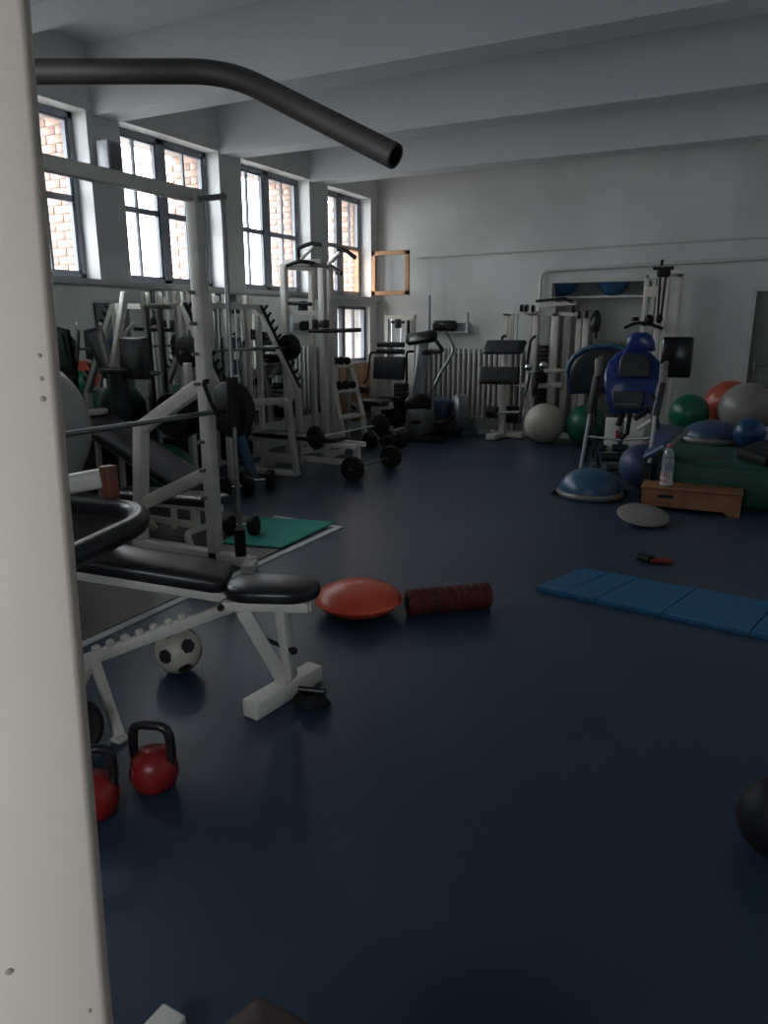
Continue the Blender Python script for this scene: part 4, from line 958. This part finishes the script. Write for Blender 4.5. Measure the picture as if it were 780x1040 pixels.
rbo = MB().rbox((rdp.x, 10.68, a.z + 0.075), (0.38, 0.15, 0.165), 0.05, seg=3).build('radio_body', 'screen', rad_)
for s in (-1, 1): MB().cyl((rdp.x + 0.1 * s, 10.60, a.z + 0.075), (rdp.x + 0.1 * s, 10.595, a.z + 0.075), 0.05).build('speaker_grille', 'rubber', rbo)

# radiator along the back wall
rdt = thing('radiator', 'long white column radiator on the back wall behind the elliptical', 'radiator', (-4.0, 10.66, 0))
sec = None
xr0, xr1 = -4.85, -3.12
n_ = 22
for i in range(n_):
    x = xr0 + (xr1 - xr0) * i / (n_ - 1)
    if sec is None:
        sec = MB().rbox((x, 10.66, 0.70), (0.045, 0.13, 1.06), 0.02, seg=2).build('radiator_section', 'radiator', rdt)
    else:
        o = sec.copy(); COL.objects.link(o); o.parent = rdt; o.location = (x - xr0, 0, 0)
MB().cyl((xr0 - 0.05, 10.66, 0.22), (xr1 + 0.08, 10.66, 0.22), 0.022).cyl((xr0 - 0.05, 10.66, 1.17), (xr1 + 0.05, 10.66, 1.17), 0.022).build('manifold', 'radiator', rdt)
for x in (xr0 + 0.2, xr1 - 0.2): MB().box((x, 10.66, 0.09), (0.04, 0.1, 0.18)).build('bracket_foot', 'radiator', rdt)

# niche contents: shelf, two blue balls, small radiator
shz = 1.985
sh = solo(MB().span((NX0 - 0.29, YB + 0.21, shz - 0.03), (NX1 + 0.045, YB + 0.60, shz)), 'niche_shelf', 'reveal', 'white shelf across the wall niche carrying blue balls', 'shelf')
for px_, lbq in ((-2.80, 'blue ball on the niche shelf, left one half hidden by pulleys'), (-2.08, 'blue ball on the niche shelf, right one fully in the opening')):
    solo(MB().ell((px_, YB + 0.32, shz + 0.225), (0.225, 0.225, 0.225), 32, 18), 'exercise_ball', 'nicheball', lbq, 'ball', 'blue balls on the niche shelf')
rn = thing('radiator', 'small ribbed radiator inside the wall niche', 'radiator', (-2.1, 11.3, 0))
sec = None
for i in range(18):
    x = -2.72 + i * 0.07
    if sec is None: sec = MB().rbox((x, 11.30, 0.90), (0.04, 0.10, 0.9), 0.018).build('radiator_section', 'radiator', rn)
    else:
        o = sec.copy(); COL.objects.link(o); o.parent = rn; o.location = (i * 0.07, 0, 0)
MB().cyl((-2.76, 11.30, 1.28), (-1.52, 11.30, 1.28), 0.02).cyl((-2.76, 11.30, 0.52), (-1.52, 11.30, 0.52), 0.02).box((-2.5, 11.30, 0.24), (0.04, 0.08, 0.46)).box((-1.75, 11.30, 0.24), (0.04, 0.08, 0.46)).build('manifold', 'radiator', rn)

# ------------------------------------------------------------------ preacher curl machine with two pads
pcm = thing('curl_machine', 'white curl machine with two wide black pads before the radiator', 'gym machine', (-3.4, 10.1, 0))
yc = 10.0
def qpad(name, pts, nrm, th, m_, par):
    P = [V(*p) for p in pts]; out = []
    for i in range(len(P)):
        p0, p1, p2 = P[i - 1], P[i], P[(i + 1) % len(P)]
        q = min(0.04, (p0 - p1).length * .3, (p2 - p1).length * .3)
        s = p1 + (p0 - p1).normalized() * q; e = p1 + (p2 - p1).normalized() * q
        out += [s * (1 - t) ** 2 + p1 * 2 * t * (1 - t) + e * t * t for t in (0, .33, .67, 1)]
    return MB().pad(out, nrm, th).build(name, m_, par)
qpad('upper_pad', [(-3.558, 9.9, 1.181), (-2.978, 9.9, 1.192), (-2.962, 10.05, 1.359), (-3.545, 10.05, 1.353)], (0, -1, 0.5), 0.07, 'slate', pcm)
qpad('lower_pad', [(-3.588, 9.9, 0.771), (-3, 9.9, 0.779), (-3.013, 9.95, 1.017), (-3.6, 9.95, 1.015)], (0, -1, 0.1), 0.08, 'slate', pcm)
mx_ = V(*(-3.3, 10.1, 0.629))
MB().beam((mx_.x, 10.12, 0), (mx_.x, 10.12, 1.35), 0.08, 0.07, r=0.005, up=(0, 1, 0)).beam((mx_.x, 10.12, 1.30), (mx_.x, 10.0, 1.33), 0.07, 0.07).beam((mx_.x, 10.12, 0.98), (mx_.x, 9.97, 0.98), 0.07, 0.07).build('post', 'white', pcm)
a, b = V(*(-3.699, 10.23, 0.05)), V(-2.98, 10.1, 0.05)
MB().beam(a, b, 0.08, 0.07, r=0.006).beam((mx_.x - 0.05, 9.75, 0.05), (mx_.x, 10.28, 0.05), 0.14, 0.07, r=0.006).build('base', 'white', pcm)
a, b = V(*(-3.327, 9.95, 0.377)), V(*(-2.997, 9.95, 0.395))
MB().tube([a, b], 0.028, 10).build('lower_arm', 'chrome', pcm)
MB().cyl(a + V(-0.14, 0, 0), a, 0.09).build('roller', 'vinyl', pcm)
MB().tube(fillet([(-2.964, 9.95, 0.314), (-2.939, 9.95, 0.657), (-2.884, 9.95, 0.954)], 0.05), 0.028, 10).build('lever_arm', 'chrome', pcm)
for q in ((-2.887, 9.9, 1.023), (-2.684, 9.9, 1.054)):
    MB().ell(q, (0.055, 0.055, 0.055), 18, 12).build('chrome_knob', 'chrome', pcm)
MB().tube(fillet([(-2.93, 9.95, 1.032), (-2.893, 9.95, 1.388), (-2.827, 9.95, 1.44)], 0.05), 0.02, 8).build('pull_handle', 'iron', pcm)
MB().tube(fillet([(-3.344, 10.1, 1.34), (-3.348, 10.1, 1.421), (-3.291, 10.1, 1.435)], 0.04), 0.02, 8).build('rear_handle', 'iron', pcm)
plate(MB(), V(*(-2.778, 9.85, 0.791)), V(0.93, 0.36, 0), 0.17, 0.06).build('plate', 'iron', pcm)
MB().beam((-2.764, 9.9, 0.775), (-2.415, 9.9, 0.801), 0.08, 0.06, r=0.01).build('plate_arm', 'white', pcm)
MB().beam(V(*(-2.902, 9.95, 0.766)), (mx_.x, 10.1, 0.80), 0.05, 0.05).build('link_arm', 'white', pcm)
ypad('weight_block', (-3.296, 10.2, 0.452), (-3.094, 10.2, 0.208), 'iron', pcm, 0.1)

# thin white cable tower left of the stack machine
ct = thing('cable_tower', 'slim white cable tower by the radiator with small black pulleys', 'gym machine', (-3.35, 10.45, 0))
a, b = V(*(-3.433, 10.45, 1.732)), V(*(-3.056, 10.45, 1.73))
for x, w_ in ((a.x + 0.02, 0.09), (b.x - 0.3, 0.05), (b.x, 0.06)):
    MB().beam((x, 10.45, 0), (x, 10.45, a.z), w_, 0.05, up=(0, 1, 0)).build('post', 'white', ct)
MB().beam((a.x - 0.03, 10.45, a.z), (b.x + 0.03, 10.45, a.z), 0.05, 0.045).build('top_bar', 'white', ct); MB().beam((a.x - 0.03, 10.45, 0.03), (b.x + 0.03, 10.45, 0.03), 0.06, 0.06).build('base_bar', 'white', ct)
for q in ((-3.174, 10.4, 1.811), (-3.103, 10.4, 1.81)):
    q = V(*q); MB().cyl(q + V(-0.018, 0, 0), q + V(0.018, 0, 0), 0.05).build('pulley', 'vinyl', ct)
MB().beam((V(*(-3.145, 10.4, 1.81)).x, 10.42, a.z), (V(*(-3.145, 10.4, 1.81)).x, 10.42, a.z + 0.1), 0.03, 0.03).build('pulley_bracket', 'white', ct)
for x in (a.x + 0.14, a.x + 0.2): MB().tube([(x, 10.42, 0.05), (x, 10.42, a.z)], 0.007, 6).build('cable', 'steel', ct)

# white weight stack machine
sk = thing('stack_machine', 'white weight stack machine of close tall posts before the niche', 'gym machine', (-2.7, 10.46, 0))
zt_ = V(*(-2.764, 10.46, 1.742)).z
for px_a, y_, w_ in ((-2.98, 10.46, 0.09), (-2.70, 10.46, 0.10), (-2.56, 10.6, 0.09), (-2.40, 10.6, 0.07), (-2.27, 10.46, 0.08)):
    MB().beam((px_a, y_, 0), (px_a, y_, zt_ - (0.0 if px_a < -2.5 else 0.06)), w_, 0.07, r=0.005, up=(0, 1, 0)).build('post', 'white', sk)
MB().beam((-3.02, 10.46, zt_), (-2.23, 10.46, zt_ - 0.02), 0.07, 0.06).build('top_bar', 'white', sk); MB().beam((-3.02, 10.46, 0.04), (-2.23, 10.46, 0.04), 0.09, 0.07).beam((-2.85, 10.36, 0.04), (-2.85, 10.65, 0.04), 0.08, 0.07).build('base_bars', 'white', sk)
for x in (-2.89, -2.82): MB().tube([(x, 10.46, 0.06), (x, 10.46, zt_)], 0.011, 8).build('guide_rod', 'satin', sk)
for i in range(13): MB().rbox((-2.855, 10.45, 0.58 + i * 0.058), (0.14, 0.12, 0.05), 0.006, seg=1).build('weight_block', 'iron', sk)
MB().rbox((-2.855, 10.45, 0.32), (0.16, 0.14, 0.45), 0.02).build('stack_base', 'rubber', sk)
MB().beam((-2.95, 10.36, zt_ + 0.10), (-2.4, 10.36, zt_ + 0.13), 0.05, 0.05).beam((-2.72, 10.41, zt_), (-2.72, 10.36, zt_ + 0.2), 0.06, 0.06).build('top_arm', 'white', sk)
MB().tube([(-2.95, 10.31, zt_ + 0.16), (-2.55, 10.31, zt_ + 0.19), (-2.45, 10.31, zt_ + 0.14)], 0.018, 8).build('top_bar', 'iron', sk)
for x, z in ((-3.0, zt_ + 0.06), (-2.43, zt_ + 0.05), (-2.35, zt_ - 0.03), (-2.25, zt_ - 0.02)):
    MB().cyl((x - 0.016, 10.36, z), (x + 0.016, 10.36, z), 0.05).build('pulley', 'vinyl', sk)
for x in (-3.0, -2.42): MB().tube([(x, 10.35, 0.4), (x, 10.35, zt_)], 0.005, 6).build('cable', 'steel', sk)
MB().ell((-2.13, 10.41, 1.62), (0.07, 0.06, 0.16), 16, 10).cyl((-2.13, 10.41, 1.40), (-2.13, 10.41, 1.50), 0.03).beam((-2.25, 10.46, 1.6), (-2.13, 10.41, 1.6), 0.04, 0.04).build('hand_grip', 'vinyl', sk)
MB().rbox((-2.55, 10.3, 0.96), (0.44, 0.12, 0.05), 0.015).build('tray', 'white', sk)

# big black rounded back board with blue rim
rbn = thing('blue_rim_board', 'large rounded black board with blue rim left behind the inversion table', 'gym machine', (-2.0, 8.9, 0))
yb_ = 8.9
oo = [V(*p) for p in ((-2.093, 8.9, 0.779), (-2.12, 8.9, 1.012), (-2.104, 8.9, 1.129), (-2.04, 8.9, 1.233), (-1.941, 8.9, 1.303), (-1.807, 8.9, 1.339), (-1.639, 8.9, 1.353), (-1.505, 8.9, 1.332), (-1.412, 8.9, 1.256), (-1.365, 8.9, 1.091), (-1.353, 8.9, 0.81))]
MB().prism(oo, (0, 0, 0), (0, 0.07, 0)).build('blue_shell', 'bluevinyl', rbn)
cb = sum(oo, V(0, 0, 0)) / len(oo)
oi = [cb + (p - cb) * 0.90 + V(0, -0.001, -0.02) for p in oo]
MB().pad(oi, (0, -1, 0), 0.05, 0.2).build('black_pad', 'vinyl', rbn)
MB().tube(oo[1:9], 0.028, 8).build('rim', 'bluedome', rbn)
for x in (cb.x - 0.02, cb.x + 0.25):
    MB().tube([(x, 8.95, cb.z - 0.1), (x, 9.1, 0.02)], 0.018, 8).build('leg', 'iron', rbn)
    MB().tube([(x, 8.95, cb.z - 0.1), (x, 8.6, 0.02)], 0.018, 8).build('leg', 'iron', rbn)

# inversion table
it = thing('inversion_table', 'blue inversion table with black panels and slanted chrome legs', 'inversion table', (-1.2, 7.5, 0))
yi = 7.35
bo = [(-1.295, 7.35, 0.75), (-1.344, 7.35, 0.891), (-1.381, 7.35, 1.013), (-1.391, 7.4, 1.141), (-1.369, 7.45, 1.234), (-1.31, 7.5, 1.318), (-1.229, 7.5, 1.347), (-1.084, 7.5, 1.349), (-0.991, 7.5, 1.323), (-0.908, 7.45, 1.254), (-0.849, 7.4, 1.157), (-0.832, 7.35, 1.033), (-0.856, 7.35, 0.913), (-0.896, 7.35, 0.772)]
bo = [V(*p) for p in bo]
MB().pad(bo, (0, -1, 0.15), 0.07, 0.5).build('backrest', 'bluevinyl', it)
fr_y = 7.275
up_ = [V(*p) for p in ((-1.249, 7.3, 1.105), (-1.248, 7.33, 1.26), (-1.222, 7.36, 1.324), (-1.026, 7.36, 1.328), (-0.981, 7.33, 1.266), (-0.964, 7.3, 1.114))]
MB().pad([p + V(0, -0.005, 0) for p in up_], (0, -1, 0.15), 0.03, 0.1).build('upper_panel', 'slate', it)
lo_ = [V(*p) for p in ((-1.257, 7.27, 0.798), (-1.289, 7.27, 0.975), (-0.992, 7.27, 0.987), (-0.995, 7.27, 0.812))]
MB().pad(lo_, (0, -1, 0.05), 0.03, 0.1).build('lower_panel', 'slate', it)
a, b = V(*(-1.245, 7.235, 0.854)), V(*(-1.057, 7.235, 0.863))
for i in range(7):
    p = a.lerp(b, i / 6); MB().box(p, (0.018, 0.004, 0.012 + 0.004 * (i % 2))).build('pale_lettering', 'greyball', it)
hp_ = [V(*p) for p in ((-1.219, 7.5, 1.338), (-1.225, 7.5, 1.412), (-1.212, 7.5, 1.477), (-1.161, 7.5, 1.514), (-1.044, 7.5, 1.515), (-0.996, 7.5, 1.479), (-0.964, 7.5, 1.415), (-0.957, 7.5, 1.342))]
MB().pad(hp_, (0, -1, 0.1), 0.08, 0.5).build('head_cushion', 'bluevinyl', it)
for s, tp_, kn, ft, rr_ in ((0, (-1.474, 7.45, 1.25), (-1.517, 7.42, 0.73), (-1.586, 7.42, -0.001), (-1.499, 8.2, 0.103)), (1, (-0.845, 7.25, 1.219), (-0.876, 7.2, 0.77), (-0.88, 7.14, -0), (-0.834, 8.1, 0.177))):
    tp_, kn, ft = V(*tp_), V(*kn), V(*ft); ft.z = 0.015
    MB().tube([kn, ft], 0.018, 12).build('chrome_leg', 'satin', it)
    MB().tube([tp_ + V(0, 0, -0.15), kn], 0.04, 12).build('leg_sleeve', 'vinyl', it)
    MB().tube([tp_ + V(0, 0, -0.17), tp_ + V(0.005, 0, -0.08), tp_, tp_ + V(0.02, 0.05, 0.03)], [0.03, 0.038, 0.036, 0.02], 12).build('foam_handle', 'greyball', it)
    MB().tube([kn + V(0, 0.02, 0.05), (kn.x + (0.03 if s else -0.03), 8.25, 0.015)], 0.018, 10).build('rear_leg', 'steel', it)
    MB().cyl(ft + V(-0.0, -0.03, 0.004), ft + V(0, 0.03, 0.004), 0.02).build('foot_cap', 'rubber', it)
    MB().beam(kn + V(0, 0, 0.15), V(kn.x + (-0.09 if s else 0.09), 7.42, kn.z + 0.2), 0.04, 0.05).build('pivot_arm', 'iron', it)
MB().tube([(-1.531, 7.42, 0.502), (-1.184, 7.3, 0.503), (-0.89, 7.18, 0.56)], 0.011, 8).build('crossbar', 'steel', it)
MB().tube([(-1.12, 7.35, 0.759), (-1.125, 7.3, 0.575), (-1.181, 7.28, 0.516)], 0.022, 8).tube([(-1.194, 7.35, 0.755), (-1.213, 7.3, 0.645)], 0.03, 8).build('strap', 'rubber', it)
MB().beam((-1.215, 7.28, 0.6), (-1.209, 7.28, 0.524), 0.03, 0.02).build('red_clip', 'red', it)
MB().tube([(-1.071, 7.35, 0.715), (-0.938, 7.3, 0.821)], 0.03, 10).build('ankle_roller', 'vinyl', it)
MB().beam((-1.031, 7.32, 0.616), (-0.905, 7.25, 0.726), 0.04, 0.03, r=0.005).build('lock_bar', 'white', it)

# low white leg machine seen through the table's legs
lm_ = thing('leg_machine', 'low white leg machine with black rollers behind the inversion table', 'gym machine', (-1.35, 8.1, 0))
ypad('left_panel', (-1.467, 8.05, 0.624), (-1.329, 8.05, 0.164), 'white', lm_, 0.08, r=0.01)
ypad('right_panel', (-1.282, 8.1, 0.629), (-1.069, 8.1, 0.135), 'white', lm_, 0.10, r=0.01)
for a, b, r_ in (((-1.368, 7.98, 0.311), (-1.207, 7.98, 0.323), 0.04), ((-1.464, 7.98, 0.207), (-1.198, 7.98, 0.218), 0.045), ((-1.502, 7.98, 0.301), (-1.43, 7.98, 0.306), 0.035)):
    MB().tube([a, b], r_, 12).build('roller', 'vinyl', lm_)
a, b = V(*(-1.645, 8.297, 0.04)), V(*(-1.14, 8.491, 0.04))
MB().beam(a, b, 0.06, 0.06).beam((a.x + 0.15, a.y, 0.04), (a.x + 0.2, 8.5, 0.04), 0.06, 0.06).beam((b.x - 0.08, b.y, 0.04), (b.x - 0.08, 8.5, 0.04), 0.06, 0.06).build('base', 'grey', lm_)
MB().cyl(V(*(-1.013, 7.9, 0.174)), V(*(-1.026, 8, 0.156)), 0.10).build('wheel', 'rubber', lm_)

# tall cable column against the back wall
cc_ = thing('cable_column', 'tall white cable column with black top pulleys right of the niche', 'gym machine', (-1.3, 10.4, 0))
a, b = V(*(-1.539, 10.4, 2.264)), V(*(-1.178, 10.4, 2.253))
for x, z, w_ in ((a.x + 0.02, a.z - 0.05, 0.06), (a.x + 0.2, a.z, 0.08), (b.x - 0.08, a.z - 0.1, 0.05), (b.x + 0.06, a.z - 0.05, 0.07)):
    MB().beam((x, 10.45, 0), (x, 10.45, z), w_, 0.06, r=0.004, up=(0, 1, 0)).build('post', 'white', cc_)
MB().beam((a.x, 10.45, a.z - 0.06), (b.x + 0.1, 10.45, a.z - 0.06), 0.06, 0.05).build('top_bar', 'white', cc_); MB().beam((a.x, 10.45, 0.04), (b.x + 0.1, 10.45, 0.04), 0.09, 0.07).build('base_bar', 'white', cc_); MB().beam((a.x, 10.45, 1.55), (b.x + 0.06, 10.45, 1.55), 0.05, 0.05).build('middle_bar', 'white', cc_)
x_ = V(*(-1.313, 10.4, 2.293)).x
MB().rbox((x_, 10.36, a.z - 0.03), (0.16, 0.09, 0.11), 0.02).cyl((x_ - 0.13, 10.34, a.z + 0.02), (x_ + 0.12, 10.34, a.z + 0.02), 0.02).cyl((x_ - 0.03, 10.33, a.z + 0.06), (x_ - 0.03, 10.36, a.z + 0.12), 0.018).build('pulley_head', 'iron', cc_)
MB().beam((x_, 10.36, a.z - 0.04), (x_, 10.45, a.z - 0.06), 0.05, 0.05).build('head_arm', 'white', cc_)
for dx in (-0.035, 0.035): MB().tube([(x_ + dx, 10.33, a.z - 0.06), (x_ + dx * 0.6, 10.33, 1.68)], 0.014, 6).build('cable', 'iron', cc_)
MB().ell((x_, 10.33, 1.66), (0.045, 0.03, 0.06), 12, 8).build('clip', 'iron', cc_)
MB().beam((x_ - 0.2, 10.41, a.z - 0.26), (x_ - 0.05, 10.41, a.z - 0.26), 0.03, 0.12).build('sticker_plate', 'beige', cc_)
hx = V(*(-1.501, 10.2, 1.583))
MB().tube(fillet([(-1.72, 10.2, 1.545), (-1.589, 10.2, 1.608), (-1.43, 10.2, 1.608), (-1.243, 10.2, 1.534)], 0.15), 0.022, 10).cyl(V(*(-1.591, 10.2, 1.633)), V(*(-1.595, 10.2, 1.682)), 0.05).ell(V(*(-1.421, 10.2, 1.645)), (0.06, 0.05, 0.07), 12, 8).beam(V(*(-1.503, 10.2, 1.608)), (hx.x, 10.45, hx.z + 0.0), 0.04, 0.04).build('low_bar', 'iron', cc_)

# black back pad on a stem right of the table
pbk = V(*(-0.943, 9.2, 1.232))
pd = thing('pad_stand', 'big square black pad on a stem right of the inversion table', 'gym machine', (pbk.x, 9.25, 0))
ypad('square_pad', (-1.113, 9.2, 1.452), (-0.771, 9.2, 0.991), 'screen', pd, 0.08, r=0.03)
ypad('pad_edge', (-0.836, 9.22, 1.421), (-0.78, 9.22, 1.279), 'vinyl', pd, 0.06)
MB().beam((pbk.x - 0.1, 9.27, 0), (pbk.x - 0.1, 9.27, 1.2), 0.06, 0.06, up=(0, 1, 0)).beam((pbk.x - 0.35, 9.27, 0.03), (pbk.x + 0.1, 9.27, 0.03), 0.06, 0.06).beam((pbk.x - 0.1, 9.27, 0.03), (pbk.x - 0.1, 9.6, 0.03), 0.06, 0.06).build('stem', 'white', pd)

# balls on the floor by the wall
for px_, r_, m_, lbq in (((-2.63, 9.911, 0.27), 0.272, 'beigeball', 'pearl beige exercise ball on the floor beside the curl machine'),
                        ((-2.07, 9.97, 0.275), 0.275, 'greenball', 'green exercise ball on the floor right of the beige ball')):
    solo(MB().ell((px_[0], px_[1], r_), (r_, r_, r_), 40, 24), 'exercise_ball', m_, lbq, 'ball', 'exercise balls along the back')

# crash mat with things on it
cmx0, cmx1, cmy0, cmy1, cmz = -0.78, 1.95, 7.02, 9.75, 0.40
cm = thing('crash_mat', 'thick dark green crash mat behind the wooden step', 'crash mat', (0.6, 8.3, 0))
MB().rbox(((cmx0 + cmx1) / 2, (cmy0 + cmy1) / 2, cmz / 2 + 0.002), (cmx1 - cmx0, cmy1 - cmy0, cmz), 0.05, seg=3).build('mat_body', 'darkgreen', cm)
MB().tube(fillet([(cmx0 + 0.03, cmy0 + 0.01, cmz - 0.03), (cmx1 - 0.03, cmy0 + 0.01, cmz - 0.03)], 0.02), 0.012, 8).build('piping', 'darkgreen', cm)
ballr = (((-0.142, 8.9, 0.745), 0.29, 'greyball', 'big grey exercise ball on the green crash mat at the right edge'),
         ((-0.339, 9.45, 0.717), 0.28, 'orangeball', 'orange exercise ball behind the grey ball on the crash mat'),
         ((-0.724, 8.95, 0.634), 0.215, 'greenball', 'dark green ball at the left back of the crash mat'),
         ((-0.077, 8.05, 0.606), 0.15, 'blueball', 'small blue ball in front of the grey ball on crash mat'))
for p, r_, m_, lbq in ballr:
    solo(MB().ell((p[0], p[1], cmz + r_), (r_, r_, r_), 36, 20), 'exercise_ball', m_, lbq, 'ball', 'balls on the crash mat')
dome('dome_trainer', ((-0.425, 8.362, 0.4)[0], (-0.425, 8.362, 0.4)[1], cmz), 0.31, 0.165, 'slatedome', 'dusty blue dome trainer lying on the green crash mat')
# blue board leaning on the crash mat
bb0 = thing('leaning_board', 'dusty blue padded board tilted against the crash mat corner', 'bench', (-0.8, 7.3, 0))
q = [V(*p) for p in ((-0.907, 7.05, 0.364), (-0.726, 6.95, 0.495), (-0.615, 7.6, 0.599), (-0.852, 7.6, 0.622))]
nb = (q[1] - q[0]).cross(q[2] - q[1]).normalized()
if nb.z < 0: nb = -nb
MB().pad(q, nb, 0.05, 0.2).build('board_pad', 'slatedome', bb0)
MB().beam(q[1], q[2], 0.045, 0.035, r=0.006).build('edge_rail', 'greyball', bb0)
MB().beam(q[0] + V(0.03, 0.02, -0.02), (q[0].x, q[0].y + 0.0, 0.01), 0.05, 0.05).beam(q[1] + V(-0.03, 0.02, -0.02), (q[1].x - 0.03, q[1].y, 0.01), 0.05, 0.05).build('leg', 'iron', bb0)
solo(MB().ell((-1.02, 7.62, 0.215), (0.21, 0.21, 0.21), 32, 18), 'exercise_ball', 'slatedome', 'dusty blue ball on floor between table legs and crash mat', 'ball')
# black bag lying on the mat at the right edge
bg = [V(*p) for p in ((-0.15, 7.322, 0.402), (-0.032, 7.862, 0.402), (0.28, 8.423, 0.402), (0.426, 7.192, 0.402), (0.078, 7.013, 0.402))]
bgt = thing('gym_bag', 'flat black bag lying on crash mat, cut by right edge', 'bag', (bg[0].x, bg[0].y, cmz))
MB().pad(bg, (0, 0, 1), 0.10, 0.8).build('bag_body', 'rubber', bgt)
MB().tube(fillet([bg[1] + V(0.1, -0.1, 0.09), bg[1] + V(0.18, -0.14, 0.16), bg[2] + V(-0.05, -0.14, 0.16), bg[2] + V(0, -0.1, 0.09)], 0.08), 0.012, 8).build('bag_strap', 'rubber', bgt)
wc = V(*(0.051, 8.3, 0.614))
solo(MB().cyl((wc.x, 8.3, cmz), (wc.x, 8.3, cmz + 0.16), 0.045).cyl((wc.x, 8.3, cmz + 0.16), (wc.x, 8.3, cmz + 0.18), 0.025), 'white_flask', 'label', 'small white flask on the crash mat beside the blue ball', 'bottle')

# loudspeaker box on the pier between the windows
spk = V(*(-5.58, 5.329, 3.076))
so = thing('wall_speaker', 'small grey box speaker on the pier between two windows', 'speaker', (XL, spk.y, spk.z))
MB().rbox((XL + 0.115, spk.y, spk.z), (0.15, 0.17, 0.27), 0.012).build('cabinet', 'silver', so)
MB().rbox((XL + 0.192, spk.y, spk.z), (0.006, 0.13, 0.22), 0.002).build('grille', 'grey', so)
MB().beam((XL - 0.0, spk.y, spk.z), (XL + 0.05, spk.y, spk.z), 0.05, 0.08).build('bracket', 'steel', so)
